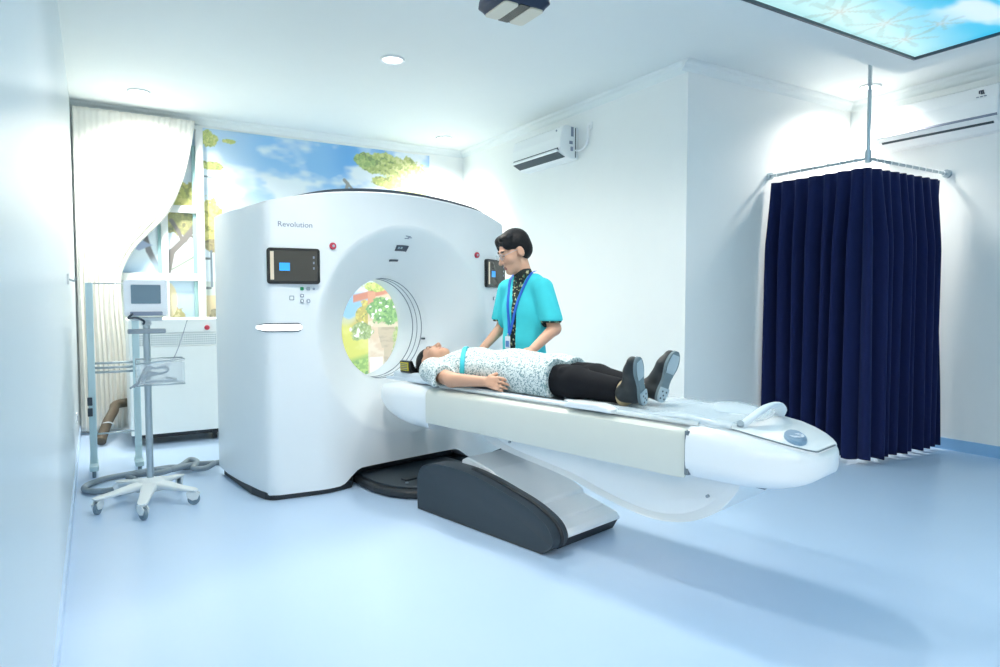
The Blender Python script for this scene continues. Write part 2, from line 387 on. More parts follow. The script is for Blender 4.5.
for (x, y) in ((-1.2,-.8), (-1.2,-1.9), (2.0,-1.7)):  # unseen panels added as fill light for the front of the room
    t = thing('led_ceiling_panel', 'square white LED ceiling panel behind the camera', 'ceiling light', (x, y, ZC), group='LED panels behind the camera')
    build('diffuser', bx(x-.45, x+.45, y-.3, y+.3, ZC-.02, ZC-.004), M['ledp'], t)
    bm = NB(); box(bm, x-.48, x+.48, y-.33, y-.3, ZC-.025, ZC); box(bm, x-.48, x+.48, y+.3, y+.33, ZC-.025, ZC); box(bm, x-.48, x-.45, y-.3, y+.3, ZC-.025, ZC); box(bm, x+.45, x+.48, y-.3, y+.3, ZC-.025, ZC)
    build('panel_frame', bm, M['trimw'], t)

# ------------------------------------------------------------------ mural, window bars, drape
u = np.linspace(.0, 3.62, 600); v = np.linspace(.05, 3.1, 520); U, Z = np.meshgrid(u, v, indexing='ij')
C = np.zeros(U.shape+(3,)); C[...] = srgb('#cfe8f8')
lay(C, sstep(1.9, 3.0, Z+.25*(U-1.6))*.85, '#5fb2ec')
lay(C, sstep(2.25, 2.6, U)*sstep(2.55, 2.9, Z)*.9, '#4ba6ea')
lay(C, sstep(.46, .66, vnoise(U*.8, Z*1.5, 2.6, 11))*.9, '#f3f9fd'); lay(C, sstep(1.75, 1.1, U)*.55, '#e4f1fa')
ray = sstep(.6, .85, vnoise((U-.45*(3.1-Z))*3.0, Z*.1, 1.2, 5, 2)); lay(C, ray*.35*sstep(1.9, 2.5, Z), '#eef8ff')
lay(C, sstep(2.45, 2.2, Z)*.5, '#e6f3fa')
def leaf(cx, cz, rx, rz, cols, seed, thr=.5, soft=.12, fr=9):
    r = ((U-cx)/rx)**2+((Z-cz)/rz)**2; n = .6*vnoise(U, Z, fr, seed)+.4*vnoise(U, Z, fr*3.1, seed+5); m = sstep(0, soft, (1.15-r)*.6+(n-.5)*1.1-.12)
    lay(C, m, cols[0]); n2 = vnoise(U, Z, fr*4, seed+1); lay(C, m*sstep(.45, .62, n2), cols[1]); lay(C, m*sstep(.58, .72, vnoise(U+3, Z, fr*3, seed+2)), cols[2])
YG = ('#b6c25c', '#d5d67a', '#8f9c48')
leaf(1.06, 3.0, .10, .09, YG, 1, fr=16); leaf(1.27, 2.99, .07, .025, YG, 2, fr=16); leaf(1.1, 2.72, .13, .05, YG, 4, fr=16)
leaf(3.0, 2.93, .3, .14, ('#a9b85a', '#c9d080', '#77903f'), 21); leaf(3.35, 2.8, .3, .26, ('#b9c268', '#d8da92', '#8ea24c'), 23); leaf(3.05, 2.72, .2, .08, YG, 25); leaf(2.78, 2.95, .13, .1, ('#8fae57', '#b4c66c', '#6d8a3c'), 27)
leaf(.8, 2.3, .22, .28, ('#b8b954', '#d6cf74', '#8f9143'), 31); leaf(.78, 2.1, .2, .14, ('#8d8d4c', '#aaa55c', '#6b6b3c'), 33); leaf(1.08, 2.15, .14, .27, ('#c3be58', '#ddd47c', '#97953f'), 35); leaf(1.1, 1.88, .1, .08, ('#8d8050', '#a89a62', '#6f6440'), 37)
def limb(pts, w, col):
    for (a, c), (e, f) in zip(pts, pts[1:]):
        d = np.array([e-a, f-c]); L = d@d; h = np.clip(((U-a)*d[0]+(Z-c)*d[1])/L, 0, 1); r = np.hypot(U-a-h*d[0], Z-c-h*d[1]); lay(C, sstep(w*1.3, w*.7, r), col)
limb([(.66,1.6), (.7,1.8), (.82,1.93), (.93,2.08)], .03, '#6b6460'); limb([(.8,1.92), (.76,2.02), (.7,2.12)], .02, '#6b6460'); limb([(.86,1.98), (.9,1.96), (.95,2.03)], .012, '#6b6460')
limb([(.57,1.62), (.49,1.8), (.44,2.0), (.4,2.12)], .028, '#6b6a70'); limb([(.45,1.95), (.54,2.05)], .016, '#6b6a70'); limb([(.7,1.62), (.98,1.8)], .01, '#8b9a8a')
lay(C, sstep(1.78, 1.55, Z)*(U < .65)*.9, '#a9cfee'); lay(C, (sstep(.14, .1, np.abs(U-.4)+np.abs(Z-1.86)*2)), '#9fb4d6')
lay(C, ((Z < 1.5) & (U < 1.3))*1., '#c8d3cb'); lay(C, ((Z < 1.5) & (U > .6) & (U < .95))*1., '#bcd6ea'); leaf(.72, 1.15, .12, .1, ('#b0a868', '#d8cf98', '#c58f5c'), 41)
lay(C, (np.hypot((U-.66)/.08, (Z-1.3)/.18) < 1)*1., '#e6d8b0')
limb([(1.075,1.45), (1.075,1.82)], .012, '#4e6a7c'); limb([(1.0,1.74), (1.06,1.74)], .012, '#4c5a60'); limb([(1.0,1.43), (1.06,1.43)], .012, '#4c5a60')
lay(C, ((U > 1.0) & (U < 1.2) & (Z < 1.35))*1., '#d9c79a'); leaf(1.1, 1.14, .06, .1, ('#7d7450', '#9f946c', '#5d563c'), 43)
limb([(.99,2.6), (1.04,2.6), (1.1,2.59)], .008, '#7d8f98'); limb([(2.55,2.58), (2.57,2.66), (2.53,2.7)], .02, '#8c8a86'); limb([(2.57,2.66), (2.63,2.6)], .014, '#8c8a86')
# lower garden seen through the bore
g = (U > 1.6)
lay(C, sstep(1.42, 1.36, Z)*g*.95, '#7db6e2'); lay(C, sstep(1.12, 1.08, Z+.02*np.sin(U*30))*g, '#c9c9a0')
lay(C, sstep(0, .12, 1.14+.9*(U-2.66)-Z)*(U > 2.55), '#c9b24e'); leaf(2.78, 1.12, .14, .17, ('#b9a644', '#d6c75c', '#93913c'), 51)
lay(C, sstep(1.02, .9, Z+.06*np.sin(U*7))*g, '#d3cf52'); lay(C, sstep(.55, .8, vnoise(U, Z, 4, 53))*sstep(1.0, .9, Z)*g*.7, '#e6df8c')
lay(C, sstep(.0, .1, .62+.25*(U-2.5)-Z)*g, '#7fae4a'); leaf(2.85, .4, .3, .28, ('#86b04c', '#b1cc66', '#5f9140'), 55, fr=7)
lay(C, ((U > 2.8) & (U < 3.35) & (Z < 1.42))*1., '#dcc1a4'); lay(C, ((U > 2.8) & (U < 3.35) & (Z < 1.42))*sstep(.5, .7, vnoise(U, Z*2, 6, 57))*.6, '#eee0cc')
lay(C, sstep(.03, .0, np.abs(Z-1.40-.25*(U-2.95))-.03)*((U > 2.62) & (U < 3.1)), '#c9775a'); leaf(2.92, 1.46, .2, .06, ('#a3b84c', '#c9d070', '#7d9a3c'), 59)
lay(C, ((U > 2.8) & (U < 2.9) & (Z > 1.15) & (Z < 1.40))*1., '#d28f6c')
urn = np.abs(U-3.1) < np.where(Z > .9, .17, np.where(Z > .72, .17-.25*(.9-Z), .1)); lay(C, (urn & (Z < 1.03) & (Z > .55))*1., '#c8b497'); lay(C, (urn & (Z < 1.03) & (Z > .55))*sstep(.45, .65, vnoise(U, Z*3, 9, 61))*.6, '#a8937a')
lay(C, ((np.abs(U-3.06) < .19) & (np.abs(Z-1.0) < .025))*1., '#dccbb0'); lay(C, ((U > 2.98) & (Z < .55))*1., '#d6c8ae'); leaf(3.2, .75, .1, .25, ('#8fa858', '#b8c27c', '#d8c8b0'), 63)
lay(C, ((U > 2.82) & (U < 2.99) & (Z < .62))*1., '#eee6d8')
leaf(3.03, 1.17, .25, .17, ('#5f9a48', '#8fbc68', '#3f7d3a'), 65, fr=10); sp = vnoise(U, Z, 22, 67, 2); lay(C, sstep(.66, .74, sp)*(((U-3.03)/.24)**2+((Z-1.19)/.16)**2 < 1), '#f6f4ec')
leaf(2.72, .93, .15, .11, ('#8fa55c', '#b6c48c', '#6f8a48'), 69, fr=11); lay(C, sstep(.64, .72, sp)*(((U-2.72)/.15)**2+((Z-.95)/.1)**2 < 1), '#f4efe4')
C = C*.88+.12*np.array(srgb('#f4f8f6'))
mm = print_mesh('landscape_mural', u, v, C, lambda a, b: (a, YB-.006, b))
o = build('landscape_mural', mm, M['mural'], origin=(1.8, YB-.006, .05)); props(o, 'printed sunny coastal garden mural with blue sky covering the back wall', 'mural')
win = bpy.data.objects.new('window_1', None); COL.objects.link(win); win.matrix_world = Matrix.Translation((.6, YB-.03, 1.1)); WM[win] = win.matrix_world.copy(); win['kind'] = 'structure'
bm = NB(); y0, y1 = YB-.06, YB-.012
box(bm, .935, 1.01, y0, y1, .9, 3.06); box(bm, .03, .935, y0, y1, 2.2, 2.275); box(bm, .03, .935, y0, y1, 1.50, 1.575); box(bm, .60, .665, y0, y1, .9, 1.5); box(bm, .60, .665, y0, y1, 1.575, 2.2); box(bm, .03, 1.01, y0, y1, 3.06, 3.1)
build('window_frame', bm, M['white2'], win, bevel=.006)
bm = NB(); box(bm, .90, .933, YB-.03, y1, 2.28, 2.9); box(bm, .90, .933, YB-.03, y1, 1.58, 2.195); box(bm, .57, .598, YB-.03, y1, 1.58, 2.195); box(bm, .90, .933, YB-.03, y1, .9, 1.495)  # teal strips paint the shadow side of the window bars
build('glazing_bead', bm, M['frameedge'], win)
# white drape gathered to the left
bm = NB(); nu, nv = 90, 70; rows = []
edge = spline([(3.13,.93), (2.85,.885), (2.5,.80), (2.17,.66), (1.98,.50), (1.8,.35), (1.55,.24), (1.2,.235), (.8,.26), (.3,.27), (.04,.27)], 8)
ez = np.array([e[0] for e in edge])[::-1]; ex = np.array([e[1] for e in edge])[::-1]
for j in range(nv+1):
    z = .04+(3.13-.04)*j/nv; xe = np.interp(z, ez, ex); row = []
    for i in range(nu+1):
        q = i/nu; x = XL+.02+(xe-XL-.02)*q
        amp = .015*min(1, .35+.65*(.9-(xe-.2))); y = YB-.13+amp*math.sin(q*2*PI*9+.5*math.sin(z*1.7))+.006*math.sin(q*2*PI*21+z)
        row.append(bm.verts.new((x, y, z)))
    rows.append(row)
for a, b_ in zip(rows, rows[1:]):
    for i in range(nu): bm.faces.new((a[i], a[i+1], b_[i+1], b_[i]))
o = build('window_drape', bm, M['sheer'], smooth=True, solid=.004, origin=(0, YB-.13, .04)); props(o, 'long white drape swept to the left over the mural window', 'curtain')

# ------------------------------------------------------------------ CT scanner
CTZ, HW = 1.083, 1.075
ct = thing('ct_scanner', 'large white CT scanner with a round open bore, side screens and black kick strip', 'medical scanner', (0, .55, 0), G)
pd_s = np.array([0, .3, .5, .62, .68, .74, 1.02, 1.045, 1.06, 1.07, HW]); pd_d = np.array([.03, .028, .018, .005, .004, .014, .10, .125, .165, .23, .36])
def planD(s): return float(np.interp(abs(s), pd_s, pd_d))
def ztop(s): return 2.065-.125*s*s
def zbot(s): return .13-.095*float(sstep(.42, .6, np.array(abs(s))))
NT = 240; ths = [2*PI*i/NT for i in range(NT)]
def perim(th):
    c, s_ = math.cos(th), math.sin(th); lo, hi = .1, 3.0
    for _ in range(40):
        m = (lo+hi)/2; S, Zz = m*c, CTZ+m*s_
        if abs(S) < HW and zbot(S) < Zz < ztop(S): lo = m
        else: hi = m
    return lo
PR = [perim(t_) for t_ in ths]
RT, RF = .39, .76
loops = []
for d_, r_ in ((1.04,.72), (1.0,.66), (.92,.55), (.82,.45), (.74,.405), (.70,RT)): loops.append([(r_*math.cos(t_), d_, CTZ+r_*math.sin(t_)) for t_ in ths])
for k in range(15):
    q = k/14; r_ = RT+(RF-RT)*q; d_ = .33-.28*(1-(1-q)**1.25) if q else .33
    loops.append([(r_*math.cos(t_), d_+(planD(r_*math.cos(t_))-.05)*q, CTZ+r_*math.sin(t_)) for t_ in ths])
FR = [.04, .1, .2, .33, .46, .58, .68, .76, .82, .87, .91, .94, .96, .975, .987, .995, 1.0]
for f in FR:
    l = []
    for t_, R_ in zip(ths, PR):
        rf = min(RF, R_*.96); r_ = rf+(R_-rf)*f; s_ = r_*math.cos(t_); l.append((s_, planD(s_), CTZ+r_*math.sin(t_)))
    loops.append(l)
for dd, kx in ((.008,1.0), (.03,1.0), (.3,1.0), (.6,.99), (1.0,.95)):
    l = []
    for t_, R_ in zip(ths, PR):
        s_ = R_*math.cos(t_); z_ = CTZ+R_*math.sin(t_); d0 = planD(s_); d_ = max(d0+min(dd, .03), d0+(1.04-d0)*dd) if dd > .03 else d0+dd
        l.append((s_*kx, d_, z_+(.004 if dd == .008 and z_ > 1.7 else 0)))
    loops.append(l)
# order: rear flare .. throat .. face .. sides .. back; close the back ring
bm = NB(); vs = [[bm.verts.new(p) for p in l] for l in loops]; n = NT
for a, b_ in zip(vs, vs[1:]):
    for i in range(n): bm.faces.new((a[i], a[(i+1) % n], b_[(i+1) % n], b_[i]))
for i in range(n): bm.faces.new((vs[-1][i], vs[-1][(i+1) % n], vs[0][(i+1) % n], vs[0][i]))
bm.faces.ensure_lookup_table()
thr = [i for i in range(1)]
build('gantry_shell', bm, M['white'], ct, G, smooth=True, auto=50)
# bore liner: a clear window ring with thin dark edges
for d_, r_ in ((.40,.004), (.46,.003), (.52,.004)):
    bm = NB(); torus(bm, (0, d_, CTZ), RT-.001, r_, 96, 8, axis=1); build('bore_ring', bm, M['gline'], ct, G, smooth=True)
bm = NB(); box(bm, RT*.955-.02, RT*.955, .33, .36, CTZ-.1, CTZ-.085); build('bore_marker', bm, M['dark'], ct, G)
# dark top cover
bm = NB(); l0, l1, l2 = [], [], []
ss = np.linspace(-.97, .97, 41)
lo_ = [(s_*.99, planD(s_)+.03+.06*sstep(.85, .95, np.array(abs(s_))), ztop(s_)-.02) for s_ in ss]; hi_ = [(s_*.99, planD(s_)+.03+.06*sstep(.85, .95, np.array(abs(s_))), ztop(s_)+.03-.032*abs(s_/.97)**4) for s_ in ss]
bk = [(s_*.95, .98, ztop(s_)+.024-.026*abs(s_/.97)**4) for s_ in ss]; bl = [(s_*.95, .98, ztop(s_)-.02) for s_ in ss]
loft(bm, [lo_, hi_, bk, bl, lo_], cap=False, closed=False); build('top_cover', bm, M['dark'], ct, G, smooth=True, auto=40)
# black kick strip
pts = [(s_, planD(s_)+.012) for s_ in np.linspace(-HW+.001, -.5, 40)]+[(-.42,.14), (.42,.14)]+[(s_, planD(s_)+.012) for s_ in np.linspace(.5, HW-.001, 40)]+[(1.0,1.0), (-1.0,1.0)]
prism(bm := NB(), pts, 2, .003, .05); box(bm, -.5, .5, .15, .7, .05, .14); build('kick_strip', bm, M['black'], ct, G)
# touch screens at both front corners
def on_face(s, z, off=.0):
    d = planD(s); e = .004; ds = planD(s+e)-planD(s-e); t_ = Vector((2*e, ds, 0)).normalized(); n_ = Vector((t_.y, -t_.x, 0)); return Vector((s, d, z))+n_*off, t_, n_
def face_plate(name, s0, s1, z0, z1, material, off0, off1, parent, r=.012, flat=None, bev=0):
    """plate set flush on the face between two s positions (straight chord)"""
    p0, _, _ = on_face(s0, 0); p1, _, _ = on_face(s1, 0); t_ = (p1-p0).normalized(); n_ = Vector((t_.y, -t_.x, 0)); L = (p1-p0).length
    bm = NB(); pts = rrect(L/2, (z0+z1)/2, L/2, (z1-z0)/2, r)
    loft(bm, [[p0+t_*a+n_*o_+Vector((0, 0, b_)) for a, b_ in pts] for o_ in (off0, off1)])
    return build(name, bm, material, parent, G, bevel=bev), (p0, t_, n_, L)
for sg in (-1, 1):
    a0, a1 = (-1.045, -.735) if sg < 0 else (.735, 1.045)
    s_, (p0, t_, n_, L) = face_plate('touch_screen', a0, a1, 1.405, 1.635, M['scr_black'], -.02, .026, ct, .02, bev=.003)
    def onscr(name, a, b_, z0, z1, m_, par=s_, o0=.026, o1=.0275):
        bm = NB(); q = [p0+t_*x+n_*o_+Vector((0, 0, z)) for o_ in (o0, o1) for x, z in ((a, z0), (b_, z0), (b_, z1), (a, z1))]
        loft(bm, [q[:4], q[4:]]); return build(name, bm, m_, par, G)
    onscr('display', .018, L-.018, 1.425, 1.618, M['screen'])
    onscr('display_bar', .02, .042, 1.432, 1.612, M['scr_pale'], o0=.0275, o1=.029)
    onscr('display_tile', .075, .14, 1.49, 1.54, M['scr_blue'], o0=.0275, o1=.029)
    for k in range(3): onscr('display_icon', L-.045, L-.035, 1.50+.035*k, 1.515+.035*k, M['pale_line'], o0=.0275, o1=.029)
    # row of little keys beneath
    for k, (x, z, w_, m_) in enumerate(((.215,1.375,.022,M['green']), (.255,1.375,.022,M['grey']), (.15,1.315,.03,M['grey']), (.215,1.33,.022,M['pale_line']), (.215,1.295,.022,M['pale_line']), (.255,1.295,.022,M['pale_line']), (.29,1.375,.014,M['pale_line']))):
        bm = NB(); zz = z-.011; q = [p0+t_*a+n_*o_+Vector((0, 0, b_)) for o_ in (.0, .014) for a, b_ in rrect(x, z, w_/2, w_/2, .005, 3)]
        h_ = len(q)//2; loft(bm, [q[:h_], q[h_:]]); kb = build('key', bm, m_, ct, G)
        if m_ in (M['pale_line'], M['grey']) and k > 1:
            q = [p0+t_*a+n_*o_+Vector((0, 0, b_)) for o_ in (.014, .0155) for a, b_ in rrect(x, z, w_/2-.005, w_/2-.005, .003, 3)]
            build('key_face', loft(NB(), [q[:h_], q[h_:]]), M['white'], kb, G)
    # emergency stop
    sb = .642*sg; p, t2, n2 = on_face(sb, 1.66); bm = NB(); cyl(bm, p-n2*.01, p+n2*.012, .023, 28); e_ = build('emergency_button', bm, M['red'], ct, G, bevel=.003)
    bm = NB(); cyl(bm, p+n2*.012, p+n2*.0145, .009, 16); build('button_mark', bm, M['solep'], e_, G)
# backlit grip recess wrapping the corner
a0, a1 = -1.0695, -.85
rows = []
for off in (.0, .014, .014, .0):
    pass
ss = np.linspace(a0, a1, 24); bm = NB(); L_ = []
def strip(zc, hz, off):
    top, bot = [], []
    for i, s_ in enumerate(ss):
        p, t_, n_ = on_face(s_, zc, off); e = min(i, len(ss)-1-i)/2.2; k = math.sqrt(max(0, 1-(1-min(e, 1))**2)); k = max(k, .5)
        top.append(p+Vector((0, 0, hz*k))); bot.append(p-Vector((0, 0, hz*k)))
    return bot, top
for nm, hz, o0, o1, m_ in (('grip_rim', .028, -.002, .006, M['dark']), ('grip_light', .021, .0, .0085, M['lightwin'])):
    bm = NB(); b0, t0 = strip(1.125, hz, o0); b1, t1 = strip(1.125, hz, o1); loft(bm, [b0, b1, t1, t0, b0], cap=False, closed=False); build(nm, bm, m_, ct, G)
# marks over the bore
def flare_pt(th, r):
    q = (r-RT)/(RF-RT); s_ = r*math.cos(th); return Vector((s_, .33-.28*(1-(1-q)**1.25)+(planD(s_)-.05)*q, CTZ+r*math.sin(th)))
def flare_patch(name, th0, th1, r0, r1, off, m_, par=ct, n_=8):
    bm = NB(); g_ = [[flare_pt(PI/2-(th0+(th1-th0)*i/n_), r0+(r1-r0)*j/2)+Vector((0, -off, 0)) for i in range(n_+1)] for j in range(3)]
    vv = [[bm.verts.new(p) for p in r_] for r_ in g_]
    for a, b_ in zip(vv, vv[1:]):
        for i in range(n_): bm.faces.new((a[i], a[i+1], b_[i+1], b_[i]))
    return build(name, bm, m_, par, G, smooth=True, solid=.004)
wn = flare_patch('status_window', -.08, .095, .585, .625, .004, M['ink'])
for k in (-1, 0): flare_patch('status_icon', .0+k*.04-.012, .0+k*.04+.012, .6, .612, .0075, M['solep'], wn)
flare_patch('laser_slot', -.105, .045, .51, .523, .004, M['ink'])
flare_patch('printed_mark', -.005, .05, .672, .676, .003, M['pale_line']); flare_patch('printed_mark', .0, .06, .688, .692, .003, M['pale_line']); flare_patch('printed_mark', .03, .08, .68, .684, .003, M['pale_line'])
# lettering
fc = bpy.data.curves.new('lettering', 'FONT'); fc.body = 'Revolution'; fc.size = .078; fc.extrude = .001
fo = bpy.data.objects.new('tmp', fc); COL.objects.link(fo); dg = bpy.context.evaluated_depsgraph_get(); me = bpy.data.meshes.new_from_object(fo.evaluated_get(dg)); bpy.data.objects.remove(fo)
xs = np.array([v_.co.x for v_ in me.vertices]); sc_ = .205/(xs.max()-xs.min())
for v_ in me.vertices:
    s_ = -.985+v_.co.x*sc_; p, t_, n_ = on_face(s_, 1.772+v_.co.y*sc_, .001+v_.co.z); v_.co = p
build('lettering', me, M['pale_line'], ct, G)

# ------------------------------------------------------------------ patient table
TC = -.08
tb = thing('patient_table', 'long white scanner couch with pale grey side panel, black base cover and rounded foot end', 'scanner couch', (TC, -1.3, 0), G)
# floor plate
pts = [(-.43,.13), (-.455,.0), (-.475,-.2), (-.45,-.36), (-.40,-.46), (-.34,-.52), (-.3,-.95), (.28,-.95), (.4,-.5), (.42,.13)]
bm = NB(); prism(bm, pts, 2, .003, .055); build('floor_plate', bm, M['black'], tb, G, bevel=.02)
bm = NB(); pts2 = [(p[0]*.9, p[1]*.9+.01) for p in pts]; prism(bm, pts2, 2, .054, .068); build('plate_top', bm, M['charcoal'], tb, G, bevel=.005)
bm = NB(); prism(bm, [(-.36,.05), (-.42,.16), (-.9,.24), (-1.1,.24), (-1.1,.05)], 0, .06, .2); build('cable_cover', bm, M['black'], tb, G, bevel=.03)
bm = NB(); box(bm, -.28, -.15, -.3, -.24, .068, .078); box(bm, -.12, .02, -.3, -.24, .068, .078); build('plate_clip', bm, M['black'], tb, G, bevel=.004)
for (x, y) in ((-.3,-.34), (-.09,-.38)): bm = NB(); cyl(bm, (x, y, .066), (x, y, .074), .011, 16); build('plate_screw', bm, M['steel'], tb, G)
prof = spline([(-.665,.003), (-.66,.13), (-.67,.22), (-.73,.285), (-.88,.318), (-1.07,.322), (-1.25,.302), (-1.42,.268), (-1.6,.225), (-1.74,.165), (-1.79,.1), (-1.775,.045), (-1.71,.003)], 5)
prof = [(p[0], max(p[1], .003)) for p in prof]
bm = NB(); cx_ = (-1.2, .12); L_ = []
for s_, k in ((-.445,.97), (-.455,1.0), (-.43,1.0), (-.34,1.0), (-.33,.99)): L_.append([(s_, cx_[0]+(p[0]-cx_[0])*k, max(.003, cx_[1]+(p[1]-cx_[1])*k)) for p in prof])
loft(bm, L_); build('base_side_cover', bm, M['charcoal'], tb, G, smooth=True, auto=45, bevel=.008)
bm = NB(); tube(bm, [(-.385, p[0]-.001, p[1]+.001) for p in prof[26:56]], .012, 8); build('cover_piping', bm, M['black'], tb, G, smooth=True)
for (pr, s0, s1) in (([(-.93,.1), (-.95,.34), (-1.0,.365), (-1.2,.325), (-1.5,.185), (-1.515,.15), (-1.5,.1)], -.335, .14), ([(-1.4,.1), (-1.45,.18), (-1.655,.13), (-1.668,.11), (-1.66,.09)], -.33, .135), ([(-1.55,.07), (-1.58,.14), (-1.74,.1), (-1.76,.08), (-1.765,.062)], -.33, .15)):
    bm = NB(); prism(bm, pr, 0, s0, s1); build('base_shell', bm, M['shell'], tb, G, bevel=.008)
for d_, z_, x1 in ((-1.517,.148,.138), (-1.668,.112,.133)): bm = NB(); tube(bm, [(-.332, d_, z_), (x1, d_, z_)], .006, 6); build('shell_seam', bm, M['crease'], tb, G)
bm = NB(); prism(bm, [(-.95,.003), (-.95,.1), (-1.55,.1), (-1.7,.07), (-1.755,.062), (-1.73,.02), (-1.72,.003)], 0, -.335, .14); build('base_tray', bm, M['black'], tb, G)
bm = NB(); prism(bm, [(-.98,.2), (-.98,.56), (-1.1,.56), (-1.1,.25)], 0, .06, .13); build('lift_column', bm, M['dark'], tb, G)  # dark block standing in for the shaded opening between arm and shell
# lift arm
ap = spline([(-1.08,.55), (-1.12,.505), (-1.30,.455), (-1.74,.395), (-1.97,.342), (-2.15,.308), (-2.32,.297), (-2.48,.33), (-2.61,.405), (-2.69,.5), (-2.71,.55)], 5)
bm = NB(); L_ = []; c_ = (-2.0, .52)
for s_, k in ((-.29,.9), (-.31,.955), (-.325,1.0), (.13,1.0), (.15,.96)): L_.append([(s_, c_[0]+(p[0]-c_[0])*k, c_[1]+(p[1]-c_[1])*k) for p in ap])
loft(bm, L_); build('lift_arm', bm, M['white'], tb, G, smooth=True, auto=50, bevel=.006)
for (d_, z_) in ((-1.35,.508), (-2.56,.46)): bm = NB(); cyl(bm, (-.33, d_, z_), (-.318, d_, z_), .007, 12); build('arm_screw', bm, M['grey'], tb, G)
# upper beam: sections along d
def sect(hw, zb, zt, r=.05, c=TC, zr=None):
    pts = rrect(c, (zb+zt)/2, hw, (zt-zb)/2, r, 6); return pts
bm = NB(); L_ = []
for d_, hw, zb, zt, r in ((-.60,.285,.55,.752,.05), (-2.56,.285,.55,.752,.05)): L_.append([(x, d_, z) for x, z in sect(hw, zb, zt, r)])
loft(bm, L_); build('couch_beam', bm, M['white'], tb, G, smooth=True, auto=45)
# head-end housing, deep and rounded towards the bore
bm = NB(); L_ = []
for k in range(15):
    q = k/14; d_ = .10-.765*q; f = math.sqrt(max(0, 1-(1-min(1, q*1.25+.02))**2)); zb = .475+.2*(1-f); hw = .06+.235*f; zt_ = .70+.05*min(1, q*2.2); r_ = min(hw, (zt_-zb)/2)*(.95-.45*q)
    L_.append([(x, d_, z) for x, z in rrect(TC, (zb+zt_)/2, hw, (zt_-zb)/2, r_, 6)])
loft(bm, L_); build('head_end_housing', bm, M['white'], tb, G, smooth=True, auto=60)
# pale side panels, near and far
for sg in (-1, 1):
    bm = NB(); x0 = TC+sg*.28; L_ = []
    for d_, o1, zt in ((-.665,.028,.738), (-.68,.034,.745), (-2.37,.034,.745), (-2.455,.03,.742), (-2.48,.02,.735)):
        L_.append([(x0, d_, .545), (x0+sg*o1*.9, d_, .535), (x0+sg*o1, d_, .55), (x0+sg*o1, d_, zt-.035), (x0+sg*o1*.8, d_, zt-.012), (x0+sg*o1*.3, d_, zt), (x0-sg*.02, d_, zt+.004)])
    loft(bm, L_); build('side_panel', bm, M['panel'], tb, G, smooth=True, auto=35)
bm = NB(); box(bm, TC-.305, TC-.27, -2.5, -2.482, .55, .74); build('panel_gap', bm, M['crease'], tb, G)
# foot-end nose
def nose_top(d): x = min(1, max(0, (-2.49-d)/.49)); return .768-.085*x**2.2
def nose_half(d): x = min(1, max(0, (-2.49-d)/.49)); return max(.03, .315*(.92*max(0, 1-x**3.2)**.5+.08))
bm = NB(); L_ = []
for k in range(17):
    d_ = -2.49-.49*math.sin(k/16*PI/2); x = (-2.49-d_)/.49; f = max(0, 1-x**3.2)**.5; hw = nose_half(d_); z0 = .532+.09*(1-f)**1.4; zt = nose_top(d_)-.015*(1-f)
    L_.append([(x_, d_, z) for x_, z in rrect(TC, (z0+zt)/2, hw, (zt-z0)/2, min(hw*.9, (zt-z0)*.36), 6)])
loft(bm, L_); build('foot_end_cover', bm, M['white'], tb, G, smooth=True, auto=60)
# raised centre lid of the foot end with its seam
bm = NB(); L_ = []; LD = [-2.6, -2.68, -2.76, -2.83, -2.89, -2.93, -2.955]
def lid_half(d): return min(.235, nose_half(d)*.8)
for d_ in LD: L_.append([(x, d_, z) for x, z in rrect(TC, nose_top(d_)-.004, lid_half(d_), .012, .01, 3)])
loft(bm, L_); build('foot_lid', bm, M['white'], tb, G, smooth=True, auto=40)
bm = NB(); tube(bm, [(TC-lid_half(d_)-.001, d_, nose_top(d_)+.004) for d_ in LD]+[(TC-.1, LD[-1]-.004, nose_top(LD[-1])+.003), (TC+.08, LD[-1]-.004, nose_top(LD[-1])+.003)], .003, 6); build('lid_seam', bm, M['crease'], tb, G)
bm = NB(); tube(bm, spline([(TC-.16,-2.66,.762), (TC-.12,-2.69,.80), (TC-.03,-2.71,.835), (TC+.08,-2.71,.835), (TC+.17,-2.69,.80), (TC+.21,-2.66,.762)], 6), .026, 12, .55); build('foot_handle', bm, M['padblue'], tb, G, smooth=True)
bm = NB(); cyl(bm, (TC-.17,-2.665,.765), (TC-.19,-2.675,.785), .014, 14); build('handle_knob', bm, M['grey'], tb, G)
bm = NB(); L_ = []
for z_, k in ((.762,1.0), (.772,1.0), (.776,.9)): L_.append([(TC-.08+.085*k*math.cos(a), -2.86+.045*k*math.sin(a)+.02*math.cos(a), z_-.762+.008+nose_top(-2.86+.045*math.sin(a)+.02*math.cos(a))) for a in np.linspace(0, 2*PI, 28, endpoint=False)])
loft(bm, L_); kp = build('control_pad', bm, M['badge'], tb, G)
bm = NB(); torus(bm, (TC-.08,-2.86,nose_top(-2.86)+.022), .03, .004, 24, 6); build('pad_symbol', bm, M['lanyc'], kp, G)
for a_ in ((TC-.2, TC-.12, -2.60, -2.56, .53, .54), (TC-.2, TC-.14, -2.79, -2.72, .527, .54)): build('underside_clip', bx(*a_), M['dark'], tb, G)
